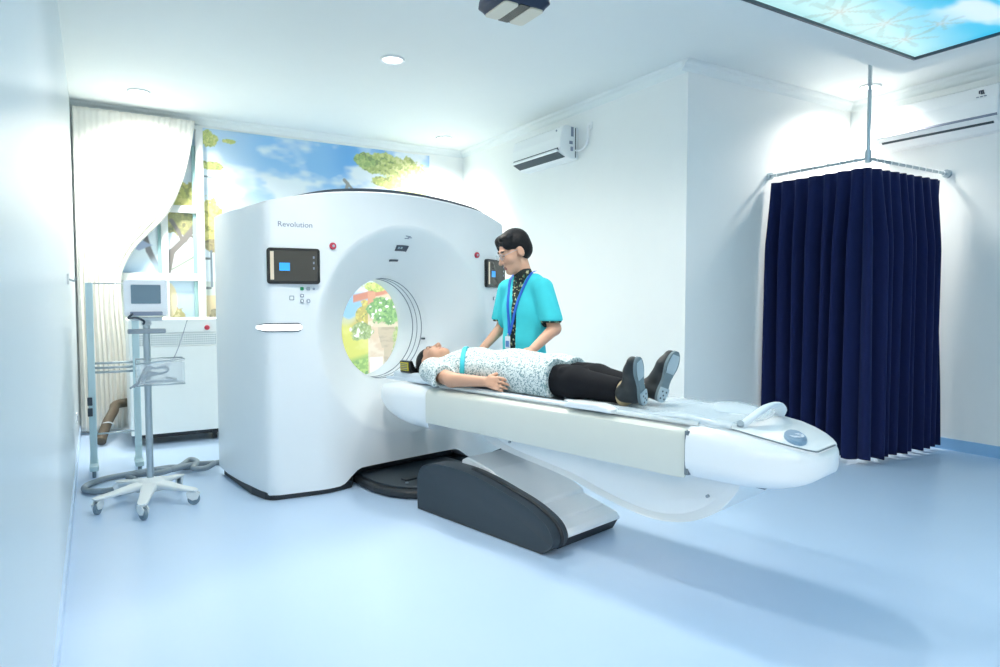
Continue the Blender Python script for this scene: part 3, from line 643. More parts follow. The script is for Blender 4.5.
# cradle: shallow trough on top
bm = NB(); L_ = []
def cradle_z(x): return .765+.03*(x/.24)**2-.012
for d_ in np.linspace(-.02, -2.62, 30):
    hw = .235 if d_ < -.5 else .16+.075*sstep(-.2, -.5, np.array(d_)); xs_ = np.linspace(-hw, hw, 13)
    L_.append([(TC+x, d_, cradle_z(x)) for x in xs_]+[(TC+x, d_, cradle_z(x)-.02) for x in xs_[::-1]])
loft(bm, L_); build('cradle', bm, M['padblue'], tb, G, smooth=True, auto=45)
for sg in (-1, 1):
    bm = NB(); tube(bm, [(TC+sg*.255, -.75, .768), (TC+sg*.255, -2.52, .768)], .014, 10, .8); build('side_rail', bm, M['cartw'], tb, G, smooth=True)
bm = NB(); L_ = []
for d_, h_ in ((-1.80,.004), (-1.83,.018), (-2.0,.02), (-2.06,.012), (-2.09,.003)): L_.append([(x, d_, z) for x, z in rrect(TC-.262, .772+h_*.5, .045, .006+h_*.5, .005, 3)])
loft(bm, L_); build('rail_clip', bm, M['white'], tb, G, smooth=True, auto=50)
# clear plastic sheet lying wrinkled over the foot half
bm = NB(); rows = []
for i in range(46):
    d_ = -1.75-.92*i/45; r_ = []
    for j in range(25):
        x = -.26+.52*j/24; z = .765+.03*(min(abs(x), .24)/.24)**2-.005+.012*abs(math.sin(5*x+9*d_)+.6*math.sin(17*x-13*d_))*(.4+.6*sstep(-2.1, -2.5, np.array(d_)))-.03*sstep(.235, .26, np.array(abs(x)))
        r_.append(bm.verts.new((TC+x, d_, z)))
    rows.append(r_)
for a, b_ in zip(rows, rows[1:]):
    for i in range(24): bm.faces.new((a[i], a[i+1], b_[i+1], b_[i]))
build('plastic_sheet', bm, M['film'], tb, G, smooth=True, solid=.002)
# head holder
bm = NB(); L_ = []
for d_, hw, zt in ((-.02,.1,.785), (-.06,.125,.80), (-.34,.13,.80), (-.44,.10,.78)): L_.append([(x, d_, z) for x, z in rrect(TC, (.735+zt)/2, hw, (zt-.735)/2, .012, 3)])
loft(bm, L_); hh_ = build('head_holder', bm, M['padblue'], tb, G, smooth=True, auto=40)
bm = NB(); L_ = []
for d_ in (-.15, -.27): L_.append([(TC-.10, d_, .79), (TC-.135, d_, .80), (TC-.14, d_, .88), (TC-.115, d_, .885), (TC-.09, d_, .83), (TC+.09, d_, .83), (TC+.115, d_, .885), (TC+.14, d_, .88), (TC+.135, d_, .80), (TC+.10, d_, .79)])
loft(bm, L_); build('head_cushion', bm, M['scr_black'], hh_, G, bevel=.006)
bm = NB(); box(bm, TC-.143, TC-.1385, -.255, -.165, .815, .872); build('warning_label', bm, M['yellow'], hh_, G)
bm = NB(); 
for k in range(4): box(bm, TC-.1445, TC-.143, -.245, -.175, .822+.012*k, .827+.012*k)
build('label_print', bm, M['ink'], hh_, G)
print('table done')
#PART2
# ------------------------------------------------------------------ people
def hand(wr, knuckle_dir, across, palm_n, L=.19, curl=.5, mirror=1):
    """prims of a hand: wr wrist, knuckle_dir along the hand, across towards the index side, palm_n out of the palm"""
    wr, f, a, p = [np.array(q, float) for q in (wr, knuckle_dir, across, palm_n)]
    f /= np.linalg.norm(f); a -= f*(a@f); a /= np.linalg.norm(a); p -= f*(p@f)+a*(p@a); p /= np.linalg.norm(p)
    k = L/.19; P = []
    for o in (-.028, -.009, .011, .029): P.append(cap(wr+f*.02*k+a*o*.6*k, wr+f*.088*k+a*o*k, .014*k, .0125*k, .012))
    for o, l, c in ((.033,.072,.9), (.011,.082,1.0), (-.011,.076,1.1), (-.031,.060,1.2)):
        b = wr+f*.09*k+a*o*k; q = b
        for j, frac in enumerate((.42, .33, .25)):
            t_ = curl*c*(j+.6); d = f*math.cos(t_)+p*math.sin(t_)+a*(o*1.2); e = q+d*l*frac*k
            P.append(cap(q, e, (.0098-.0009*j)*k, (.0092-.0011*j)*k, .004)); q = e
    b = wr+f*.03*k+a*.032*k; m = b+(f*.6+a*.62+p*.35)*.042*k; e = m+(f*.86+a*.15+p*.35)*.034*k
    P += [cap(b, m, .0135*k, .011*k, .01), cap(m, e, .0105*k, .0085*k, .005)]
    return P
def head_prims(c, R, k=1.07):
    """R columns: right, forward, up of the head"""
    c = np.array(c, float); R = np.array(R, float)
    def q(v): return c+R@(np.array(v, float)*k)
    def E(v, r, kk=.02): return ell(q(v), np.array(r)*k, R, kk)
    P = [E((0,-.02,.035), (.078,.10,.092)), E((0,.03,-.03), (.066,.07,.095)), E((0,.045,-.09), (.05,.048,.045)), cap(q((-.012,.078,-.112)), q((.012,.078,-.112)), .02*k, .02*k, .02),
         E((-.042,.06,-.035), (.026,.028,.026), .015), E((.042,.06,-.035), (.026,.028,.026), .015),
         cap(q((-.04,.083,.022)), q((.04,.083,.022)), .011*k, .011*k, .012), cap(q((0,.094,.0)), q((0,.116,-.042)), .009*k, .013*k, .01), E((-.013,.105,-.046), (.009,.01,.008), .006), E((.013,.105,-.046), (.009,.01,.008), .006),
         neg(E((-.034,.108,.0), (.02,.016,.012), .01)), neg(E((.034,.108,.0), (.02,.016,.012), .01)),
         E((-.033,.083,.0), (.014,.012,.011), .003), E((.033,.083,.0), (.014,.012,.011), .003),
         cap(q((-.018,.093,-.075)), q((.018,.093,-.075)), .007*k, .007*k, .006), cap(q((-.014,.091,-.087)), q((.014,.091,-.087)), .008*k, .008*k, .006)]
    for s in (-1, 1): P += [E((s*.08,-.012,-.015), (.011,.022,.034), .008), neg(E((s*.092,-.005,-.012), (.006,.012,.02), .004))]
    return P, q
def paint_face(me, q, mats_idx, k=1.07):
    """skin stays slot 0; lips, brows and eyes are small patches of the same surface"""
    vs = np.array([v_.co[:] for v_ in me.vertices]); tests = [(q((0,.1,-.081)), (.024,.02,.0125), 1), (q((-.034,.093,.025)), (.026,.02,.0075), 2), (q((.034,.093,.025)), (.026,.02,.0075), 2), (q((-.033,.094,-.001)), (.013,.014,.0065), 3), (q((.033,.094,-.001)), (.013,.014,.0065), 3)]
    return tests
def set_patches(me, tests, R):
    R = np.array(R, float)
    for p in me.polygons:
        c = np.array(p.center)
        for t_, r_, i in tests:
            if (((R.T@(c-t_))/np.array(r_))**2).sum() < 1: p.material_index = i
FM = ['skin', 'lip', 'brow', 'eyed']

# --- standing radiographer: x to his right, y forward, z up
FT = G @ Matrix(((0,-1,0,.60), (1,0,0,-.57), (0,0,1,0), (0,0,0,1)))
tech = thing('person', 'standing man in a turquoise tunic, glasses and blue lanyard looking down beside the couch', 'person', (0, 0, 0), FT)
yw, pt = math.radians(22), math.radians(24)
hf = np.array([math.sin(yw)*math.cos(pt), math.cos(yw)*math.cos(pt), -math.sin(pt)]); hr = np.array([math.cos(yw), -math.sin(yw), 0]); hu = np.cross(hr, hf)
HR = np.stack([hr, hf, hu], 1); HC = (.045, .07, 1.66)
hp, hq = head_prims(HC, HR, 1.14)
skin = hp+[cap((0,-.02,1.42), (.03,.02,1.58), .062, .062, .03), ell((0,0,1.2), (.16,.09,.24)), ell((0,0,.95), (.15,.09,.2)),
  cap((-.18,0,1.37), (-.275,-.02,1.10), .05, .045), cap((-.275,-.02,1.10), (-.275,.2,.965), .045, .03), cap((.18,0,1.37), (.235,.0,1.10), .05, .043), cap((.235,.0,1.10), (.20,.225,.955), .043, .029)]
skin += hand((-.275,.205,.963), (.25,.9,-.3), (.9,-.2,.25), (.0,-.3,-.9), .19, .55)+hand((.20,.23,.953), (-.15,.95,-.25), (-.9,-.1,.3), (0,-.3,-.9), .19, .45)
for s in (-1, 1): skin += [cap((s*.1,0,.88), (s*.11,.01,.48), .075, .05), cap((s*.11,.01,.48), (s*.11,-.01,.09), .05, .036), cap((s*.11,-.03,.05), (s*.115,.13,.035), .036, .03)]
me = blob(skin, .005); set_patches(me, paint_face(me, hq, None), HR)
build('body', me, None, tech, FT, smooth=True, mats=[M[x] for x in FM])
def hE(v, r, kk=.015): return ell(hq(v), np.array(r)*1.14, HR, kk)
hair = [hE((0,-.026,.044), (.084,.104,.094)), hE((-.03,.03,.098), (.05,.05,.03)), hE((.03,.035,.092), (.05,.045,.03)), hE((0,-.055,.0), (.083,.074,.085)), hE((.05,.05,.075), (.03,.03,.03)), hE((-.06,.045,.06), (.022,.04,.034)), hE((.066,.04,.045), (.018,.035,.04)),
  neg(hE((-.008,.115,-.04), (.07,.08,.094), .006)), neg(hE((0,.06,-.12), (.12,.09,.075), .008)), neg(hE((-.09,.0,-.02), (.03,.035,.042), .006)), neg(hE((.09,.0,-.02), (.03,.035,.042), .006)), neg(hE((0,-.02,-.16), (.15,.15,.075), .01))]
build('hair', blob(hair, .005), M['hair'], tech, FT, smooth=True)
torso = [ell((0,0,1.2), (.195,.125,.25), k=.03), ell((0,.01,1.0), (.18,.128,.25), k=.03), ell((0,0,.85), (.192,.135,.2), k=.03), cap((-.155,-.01,1.385), (.155,-.01,1.385), .075, k=.04), cap((-.09,-.015,1.435), (.09,-.015,1.435), .06, k=.04)]
slv = [cap((-.18,0,1.38), (-.255,-.005,1.16), .078, .084, .02), cap((.18,0,1.38), (.225,.01,1.16), .074, .082, .02)]
slit = [neg(cap((-.004,.132,.6), (-.004,.135,1.1), .03, .03, .003)), neg(cap((-.004,.135,1.1), (0,.128,1.28), .03, .03, .003)), neg(cap((0,.13,1.30), (.012,.03,1.52), .028, .08, .003))]
def tpost(zc, zs):
    def f(V, X):
        V = np.maximum(V, zc-X[..., 2]); m = (np.abs(X[..., 0]) > .19+.02) & (X[..., 2] < 1.25)
        # flat sleeve hems; the inner arm side stays with the torso
        d = zs-X[..., 2]; s = np.where(X[..., 0] < 0, (np.abs(X[..., 0])-.205), (np.abs(X[..., 0])-.20))
        return np.where((s > 0) & (X[..., 2] < 1.3), np.maximum(V, d), V)
    return f
build('tunic', blob(torso+slv+slit, .005, post=tpost(.79, 1.155)), M['cyan'], tech, FT, smooth=True)
sh = [ell(p[1], p[2]-.009, k=p[-1]) if p[0] == 'e' else cap(p[1], p[2], p[3]-.009, p[4]-.009, p[-1]) for p in torso+slv]+[cap((0,-.015,1.44), (.015,.004,1.495), .074, .068, .01)]
build('shirt', blob(sh, .005, post=tpost(.81, 1.142)), M['batik'], tech, FT, smooth=True)
tro = [ell((0,0,.88), (.165,.115,.12))]+[cap((s*.095,0,.86), (s*.105,.01,.48), .095, .07, .02) for s in (-1, 1)]+[cap((s*.105,.01,.48), (s*.11,-.01,.07), .07, .062, .02) for s in (-1, 1)]
build('trousers', blob(tro, .007), M['trouser'], tech, FT, smooth=True)
for s in (-1, 1):
    build('shoe', blob([cap((s*.11,-.04,.055), (s*.115,.08,.05), .045, .045), cap((s*.115,.08,.05), (s*.12,.17,.04), .045, .036), cap((s*.11,-.02,.06), (s*.11,-.02,.1), .048, .048)], .006, post=lambda V, X: np.maximum(V, .003-X[..., 2])), M['shoe'], tech, FT, smooth=True)
def front_y(x, z):
    ys = np.arange(.3, -.05, -.002); X = np.stack([np.full_like(ys, x), ys, np.full_like(ys, z)], -1); d = sdist(torso+slv, X); i = np.argmax(d < 0); return float(ys[i])
bm = NB()
for pts in ([(-.082,1.455), (-.066,1.39), (-.045,1.3), (-.02,1.2), (.005,1.1), (.02,1.05)], [(.095,1.45), (.08,1.38), (.06,1.3), (.045,1.2), (.03,1.1), (.022,1.05)]):
    P_ = [(p[0], front_y(p[0], p[1])+.006, p[1]) for p in spline([(a, b) for a, b in pts], 5)]
    if pts[0][0] < 0: P_ = [(-.07,-.04,1.515), (-.085,.015,1.50)]+P_
    else: P_ = [(.08,-.04,1.515), (.095,.015,1.495)]+P_
    loft(bm, [[(x-.011, y+.002, z), (x+.011, y+.002, z), (x+.011, y-.004, z), (x-.011, y-.004, z)] for x, y, z in P_])
build('lanyard', bm, M['blue'], tech, FT)
yb = front_y(.03, 1.0)
bm = NB(); prism(bm, rrect(.032, .995, .024, .045, .006, 3), 1, yb+.004, yb+.010); bd = build('name_badge', bm, M['lanyc'], tech, FT)
bm = NB(); prism(bm, rrect(.032, .985, .017, .022, .003, 2), 1, yb+.010, yb+.0115); build('badge_photo', bm, M['bluecard'], bd, FT)
bm = NB(); box(bm, .026, .038, yb+.003, yb+.008, 1.035, 1.06); build('badge_clip', bm, M['steel'], bd, FT)
bm = NB()
def glp(v): return hq(v)
for s in (-1, 1):
    tube(bm, [glp((s*.034+.023*math.cos(a), .112-.012*abs(math.cos(a))*(1 if s*math.cos(a) > 0 else .3), -.002+.018*math.sin(a))) for a in np.linspace(0, 2*PI, 25)], .0016, 6)
    tube(bm, [glp((s*.057,.103,.003)), glp((s*.078,.04,.006)), glp((s*.083,-.01,.004))], .0015, 6)
tube(bm, [glp((-.011,.114,.002)), glp((0,.119,.005)), glp((.011,.114,.002))], .0016, 6)
gl = build('glasses', bm, M['steel'], tech, FT, smooth=True)
for s in (-1, 1):
    bm = NB(); c_ = [glp((s*.034+.021*math.cos(a), .1105, -.002+.0165*math.sin(a))) for a in np.linspace(0, 2*PI, 20, endpoint=False)]; bm.faces.new([bm.verts.new(p) for p in c_]); build('spectacle_lens', bm, M['clear'], gl, FT, solid=.0015)

# --- lying patient, in couch coordinates centred on the cradle
FP = G @ Matrix.Translation((TC, 0, 0))
pat = thing('person', 'man lying on the couch in a patterned white gown, black trousers and black shoes', 'person', (0, -1.2, .77), FP)
nod = math.radians(6)
pu = np.array([0, math.cos(nod), math.sin(nod)]); pf = np.array([0, -math.sin(nod), math.cos(nod)]); pr_ = np.array([-1., 0, 0])
PRm = np.stack([pr_, pf, pu], 1); PC = (0, -.355, .885)
pp, pq = head_prims(PC, PRm, 1.04)
EL, WR_ = (-.275,-.88,.82), (-.245,-1.145,.83)
skin = pp+[cap((0,-.45,.85), (0,-.56,.84), .055, .06, .03), ell((0,-.8,.86), (.16,.25,.08)), ell((0,-1.2,.86), (.15,.28,.08)), cap((-.2,-.59,.84), EL, .05, .044), cap(EL, WR_, .044, .029), cap((.2,-.59,.84), (.27,-.85,.82), .05, .044), cap((.27,-.85,.82), (.235,-1.1,.82), .044, .028)]
skin += hand((-.245,-1.145,.832), (.06,-1,-.05), (.45,0,.9), (.85,.0,-.35), .19, .38)+hand((.235,-1.1,.822), (-.05,-1,-.05), (-.3,0,.95), (-.9,0,-.3), .19, .4)
for s in (-1, 1): skin += [cap((s*.09,-1.35,.85), (s*.09,-1.7,.86), .07, .05), cap((s*.09,-1.7,.86), (s*.055,-2.02,.83), .05, .035)]
me = blob(skin, .005); set_patches(me, paint_face(me, pq, None, 1.04), PRm)
build('body', me, None, pat, FP, smooth=True, mats=[M['skin2'], M['lip'], M['brow'], M['eyed']])
def pE(v, r, kk=.012): return ell(pq(v), np.array(r)*1.04, PRm, kk)
hair = [pE((0,-.03,.045), (.085,.106,.096)), neg(pE((0,.115,-.035), (.085,.105,.105), .006)), neg(pE((0,.05,-.13), (.13,.16,.10), .006)), neg(pE((-.09,.005,-.01), (.03,.04,.045), .006)), neg(pE((.09,.005,-.01), (.03,.04,.045), .006))]
build('hair', blob(hair, .005), M['hair'], pat, FP, smooth=True)
bodyg = [ell((0,-.80,.872), (.205,.27,.122), k=.04), ell((0,-1.12,.875), (.20,.3,.13), k=.04), ell((0,-1.42,.865), (.205,.24,.108), k=.04), cap((-.175,-.585,.845), (.175,-.585,.845), .078, k=.04), cap((0,-.56,.85), (0,-.50,.85), .085, .075, .03)]
gs_ = [cap((s*.09,-1.25,.868), (s*.1,-1.8,.862), .118, .116, .03) for s in (-1, 1)]+[cap((-.20,-.585,.845), (-.268,-.80,.832), .078, .072, .02), cap((-.25,-.68,.81), (-.30,-.80,.79), .05, .045, .02), cap((.20,-.585,.845), (.262,-.74,.832), .078, .076, .02)]
def gpost(V, X):
    x, d, z = X[..., 0], X[..., 1], X[..., 2]
    w_ = .006*np.sin(d*26+x*9)*np.sin(x*21+d*7); V = V+w_*sstep(.8, .9, z)
    V = np.maximum(V, (-1.565+.10*x)-d); V = np.maximum(V, d+.485)
    V = np.maximum(V, .772-z)
    sl = (np.abs(x) > .224) & (d < -.72) & (d > -1.0); V = np.where(sl, np.maximum(V, -.785-d), V)
    return V
def inner(pr, o): return [ell(p[1], p[2]-o, k=p[-1]) if p[0] == 'e' else cap(p[1], p[2], p[3]-o, p[4]-o, p[-1]) for p in pr]
build('gown', blob(bodyg+gs_+[neg(cap((-.27,-.75,.82), (-.31,-.90,.80), .036, .042, .004))], .0055, post=gpost), M['gown'], pat, FP, smooth=True)
def bpost(V, X): return np.maximum(np.maximum(V, np.abs(X[..., 1]+.70-X[..., 0]*.95)*.72-.015), .80-X[..., 2])
build('chest_band', blob([cap((-.175,-.585,.845), (.175,-.585,.845), .092, k=.04), ell((0,-.80,.872), (.22,.284,.136), k=.04), ell((0,-1.12,.875), (.214,.313,.143), k=.04)], .005, post=bpost, relax=1), M['bandc'], pat, FP, smooth=True)
tro = [ell((0,-1.40,.865), (.16,.2,.085))]
for s in (-1, 1): tro += [cap((s*.095,-1.38,.862), (s*.095,-1.70,.862), .096, .082, .03), cap((s*.095,-1.70,.862), (s*.06,-2.01,.836), .082, .062, .03)]
tro += [cap((-.13,-1.60,.93), (-.05,-1.62,.935), .02, .016, .02), cap((-.14,-1.65,.925), (-.06,-1.74,.935), .02, .012, .02), cap((.03,-1.58,.93), (.13,-1.64,.93), .02, .014, .02)]
build('trousers', blob(tro, .006, post=lambda V, X: np.maximum(np.maximum(V, .772-X[..., 2]), -1.985-X[..., 1])), M['trouser'], pat, FP, smooth=True)
for s in (-1, 1):
    bm = NB(); c_ = np.array((s*.06,-2.01,.83)); L_ = []
    for d_, r_ in ((.026,.0665), (.015,.0675), (.008,.064), (-.03,.046)): L_.append([(c_[0]+r_*math.cos(a), c_[1]+d_, c_[2]+r_*math.sin(a)) for a in np.linspace(0, 2*PI, 24, endpoint=False)])
    loft(bm, L_); build('sock', bm, M['tan'], pat, FP, smooth=True, auto=40)
def shoe(H, toe, nrm):
    H = np.array(H, float); f = np.array(toe, float)-H; L = np.linalg.norm(f); f /= L; up = -np.array(nrm, float); up -= f*(up@f); up /= np.linalg.norm(up); sd = np.cross(f, up)
    k = L/.285; R = np.stack([sd, f, up], 1)
    TT = lambda v: H+(v*k)@R.T
    pr = [cap((0,.042,.045), (0,.12,.048), .036, .036, .03), cap((0,.12,.05), (0,.2,.042), .036, .044, .03), cap((0,.2,.04), (0,.252,.035), .044, .033, .03), cap((0,.045,.05), (0,.05,.115), .04, .046, .02), cap((0,.05,.1), (0,.18,.055), .042, .034, .03)]
    o = build('shoe', blob(pr, .005, post=lambda V, X: np.maximum(V, .010-X[..., 2]), T=TT), M['shoe'], pat, FP, smooth=True)
    out = spline([(0,.0), (.022,.006), (.033,.035), (.034,.07), (.029,.115), (.034,.15), (.045,.195), (.044,.23), (.032,.265), (.012,.285), (0,.286)], 4)
    poly = [(p[0], p[1]) for p in out]+[(-p[0], p[1]) for p in out[-2:0:-1]]
    bm = NB(); L_ = [[TT(np.array((x, y, z))) for x, y in poly] for z in (-.004, .013)]; loft(bm, L_); so = build('sole', bm, M['sole'], o, FP, smooth=True, auto=40)
    hp_ = [(x*.96, y) for x, y in poly if y < .085]; bm = NB(); loft(bm, [[TT(np.array((x, y, z))) for x, y in hp_] for z in (-.014, -.004)]); build('heel_pad', bm, M['solep'], o, FP, smooth=True, auto=40)
    for (x, y) in ((-.015,.06), (.015,.06), (0,.04), (-.014,.022), (.014,.022)):
        bm = NB(); cyl(bm, TT(np.array((x, y, -.0155))), TT(np.array((x, y, -.013))), .0055*k, 10); build('heel_stud', bm, M['dark'], o, FP)
    bm = NB(); pa = [(x*.78, y) for x, y in poly if .16 < y < .27]; loft(bm, [[TT(np.array((x, y, z))) for x, y in pa] for z in (-.0065, -.004)]); build('ball_tread', bm, M['solep'], o, FP)
shoe((-.065,-2.11,.787), (-.16,-2.14,1.025), (.12,-1,-.02)); shoe((.055,-2.12,.787), (.13,-2.175,1.04), (-.18,-1,-.05))

# ------------------------------------------------------------------ monitor cart
cx, cy = .284, 4.846
ca = thing('monitor_cart', 'white rolling monitor stand with clear wire basket beside the left wall', 'medical cart', (cx, cy, 0))
bm = NB(); cyl(bm, (cx, cy, .11), (cx, cy, 1.14), .021, 24); build('pole', bm, M['steel'], ca, smooth=True, auto=40)
bm = NB(); L_ = []
ends = [pl_ for pl_ in ((-.01,4.69), (.214,4.43), (.504,4.60), (.47,5.02), (.12,5.06))]
hub = [(cx+.1*math.cos(a), cy+.1*math.sin(a)) for a in np.linspace(0, 2*PI, 24, endpoint=False)]
loft(bm, [[(x, y, .075) for x, y in hub], [(x, y, .10) for x, y in hub], [(cx+(x-cx)*.7, cy+(y-cy)*.7, .135) for x, y in hub], [(cx+(x-cx)*.3, cy+(y-cy)*.3, .15) for x, y in hub]]); build('hub', bm, M['cartw'], ca, smooth=True, auto=50)
for ex_, ey_ in ends:
    d = Vector((ex_-cx, ey_-cy, 0)); L = d.length; d.normalize(); n_ = Vector((-d.y, d.x, 0)); bm = NB(); L_ = []
    for q, hw, zt, zb in ((.05,.05,.13,.08), (.12,.045,.128,.085), (L*.7,.034,.112,.088), (L,.03,.105,.088), (L+.03,.018,.10,.09)):
        p = Vector((cx, cy, 0))+d*q; L_.append([p+n_*a+Vector((0, 0, b_)) for a, b_ in rrect(0, (zt+zb)/2, hw, (zt-zb)/2, (zt-zb)*.4, 3)])
    loft(bm, L_); build('leg', bm, M['cartw'], ca, smooth=True, auto=60)
    p = Vector((ex_, ey_, 0)); ang = math.atan2(d.y, d.x)+.6; t_ = Vector((math.cos(ang), math.sin(ang), 0)); q_ = Vector((-t_.y, t_.x, 0))
    bm = NB(); 
    for sg in (-1, 1): prism_pts = [p+t_*a+Vector((0, 0, b_))+q_*sg*.012 for a, b_ in ((-.03,.05), (-.035,.085), (.02,.088), (.045,.07), (.03,.035), (.0,.03))]; loft(bm, [prism_pts, [v_+q_*sg*.008 for v_ in prism_pts]])
    cyl(bm, p+Vector((0, 0, .08)), p+Vector((0, 0, .096)), .018, 14)
    cs = build('caster', bm, M['cartw'], ca, bevel=.002)
    bm = NB(); c_ = p+t_*.008+Vector((0, 0, .037)); cyl(bm, c_-q_*.011, c_+q_*.011, .0365, 24); build('wheel', bm, M['wheel'], cs, smooth=True, auto=40, bevel=.004)
bm = NB(); prism(bm, rrect(cx, cy-.03, .108, .03, .012, 4), 2, 1.088, 1.118); build('handle_bar', bm, M['grey'], ca, bevel=.006)
bm = NB(); cyl(bm, (cx, cy, 1.14), (cx, cy, 1.19), .03, 20); prism(bm, rrect(cx, cy, .09, .07, .02, 4), 2, 1.17, 1.192); build('monitor_mount', bm, M['cartw'], ca, bevel=.004)
# basket of clear acrylic
bm = NB(); x0, x1, y0, y1, z0, z1 = cx-.07, cx+.20, cy-.17, cy-.015, .77, .925
box(bm, x0, x1, y0, y1, z0, z0+.006); box(bm, x0, x1, y0, y0+.005, z0, z1-.02); box(bm, x0, x1, y1-.005, y1, z0, z1); box(bm, x0, x0+.005, y0, y1, z0, z1-.03); box(bm, x1-.005, x1, y0, y1, z0, z1)
bk_ = build('basket', bm, M['clear'], ca)
bm = NB(); tube(bm, [(x0, y0, z1-.02), (x1, y0, z1-.0), (x1, y1, z1), (x0, y1, z1), (x0, y0, z1-.02)], .005, 8); tube(bm, [(x0, y0, z0), (x1, y0, z0), (x1, y1, z0), (x0, y1, z0), (x0, y0, z0)], .005, 8); build('basket_rim', bm, M['steel'], bk_, smooth=True)
# monitor (bolted on)
bm = NB(); L_ = []
for y, hx, z0_, z1_ in ((cy-.10,.118,1.205,1.425), (cy-.085,.122,1.20,1.43), (cy+.03,.12,1.20,1.43), (cy+.10,.09,1.215,1.40)): L_.append([(x, y, z) for x, z in rrect(cx-.004, (z0_+z1_)/2, hx, (z1_-z0_)/2, .016, 4)])
loft(bm, L_); mo = build('monitor', bm, M['mon'], ca, smooth=True, auto=40)
bm = NB(); prism(bm, rrect(cx-.004, 1.338, .083, .059, .004, 2), 1, cy-.104, cy-.098); build('monitor_screen', bm, M['monscr'], mo)
bm = NB(); prism(bm, rrect(cx-.004, 1.217, .09, .012, .005, 3), 1, cy-.118, cy-.1); build('key_strip', bm, M['pale_line'], mo)
bm = NB(); tube(bm, spline([(cx-.08,cy-.12,1.215), (cx-.105,cy-.13,1.19), (cx-.06,cy-.12,1.192), (cx-.02,cy-.10,1.17), (cx-.02,cy-.06,1.15)], 6), .007, 8); build('monitor_lead', bm, M['dark'], mo, smooth=True)
bm = NB()
for k in range(3):
    tube(bm, spline([(cx-.11+.02*k,cy-.2,.76+.006*k), (cx-.06,cy-.19,.80), (cx-.01,cy-.14,.865+.01*k), (cx+.04,cy-.12,.87), (cx+.09,cy-.11,.868+.008*k), (cx+.11,cy-.08,.85), (cx+.07,cy-.07,.83), (cx+.0,cy-.09,.82+.01*k), (cx-.04,cy-.1,.79)], 7), .006+.001*k, 8)
tube(bm, spline([(cx-.02,cy-.1,.785), (cx+.06,cy-.12,.79), (cx+.12,cy-.09,.785), (cx+.16,cy-.06,.79), (cx+.1,cy-.05,.80)], 7), .007, 8)
o = build('sensor_leads', bm, M['grey'], smooth=True); props(o, 'tangle of dark grey sensor leads lying in the clear basket', 'cable')
bm = NB(); tube(bm, spline([(cx+.11,cy-.09,.87), (cx+.16,cy-.06,.95), (cx+.2,cy-.03,1.05), (cx+.24,cy+.0,1.17)], 8), .0022, 6); build('hanging_wire', bm, M['pale_line'], ca)

# ------------------------------------------------------------------ pale frame behind the cart
fr = thing('rail_frame', 'pale teal two-post metal frame with thin cross rods behind the monitor cart', 'metal frame', (.11, 5.8, 0))
for x in (-.03, .265):
    bm = NB(); prism(bm, rrect(x, 5.8, .024, .02, .006, 3), 2, .06, 1.43); build('post', bm, M['teal'], fr, bevel=.002)
    bm = NB(); prism(bm, rrect(x, 5.8, .03, .15, .02, 4), 2, .05, .085); ft = build('foot', bm, M['teal'], fr, bevel=.004)
    for y in (5.68, 5.92): bm = NB(); cyl(bm, (x-.012, y, .026), (x+.012, y, .026), .0255, 18); build('foot_wheel', bm, M['wheel'], ft, bevel=.003)
for z, r_ in ((1.425,.005), (.83,.009), (.795,.009), (.762,.009), (.3,.006)):
    bm = NB(); cyl(bm, (-.01, 5.8, z), (.245, 5.8, z), r_, 12); build('rod', bm, M['steel'], fr, smooth=True)
for z in (.55, .47): bm = NB(); prism(bm, rrect(-.045, z, .016, .03, .004, 2), 1, 5.765, 5.785); build('clamp', bm, M['dark'], fr)

# ------------------------------------------------------------------ power cabinet
cb = thing('power_cabinet', 'white equipment cabinet with perforated vent band and red emergency button against the mural', 'equipment cabinet', (.64, 7.0, 0))
x0, x1, y0, y1 = .25, 1.12, 6.65, 7.38
build('cabinet_body', bx(x0, x1, y0+.015, y1, .10, 1.13), M['cabw'], cb, bevel=.012)
for (a, b_, nm) in ((.10,.885,'lower_door'), (1.005,1.128,'upper_panel')): build(nm, bx(x0+.004, x1-.004, y0, y0+.014, a+.004, b_), M['cabw'], cb, bevel=.004)
vp = build('vent_panel', bx(x0+.004, x1-.004, y0+.004, y0+.0145, .888, 1.002), M['cabw'], cb)
bm = NB()
for j in range(5):
    for i in range(44): 
        x = x0+.03+i*.0187; z = .905+j*.02; box(bm, x-.0058, x+.0058, y0+.0025, y0+.0042, z-.0058, z+.0058)
build('vent_holes', bm, M['vent'], vp)
bm = NB(); cyl(bm, (.883, y0+.004, 1.05), (.883, y0-.02, 1.05), .022, 24); build('emergency_button', bm, M['red'], cb, bevel=.004)
build('plinth', bx(x0+.04, x1-.04, y0+.06, y1-.05, .06, .10), M['black'], cb)
for x in (.3, .94, 1.07):
    for y in (6.72, 7.3): bm = NB(); cyl(bm, (x-.015, y, .031), (x+.015, y, .031), .03, 18); box(bm, x-.02, x+.02, y-.02, y+.02, .05, .1); build('cabinet_caster', bm, M['black'], cb)

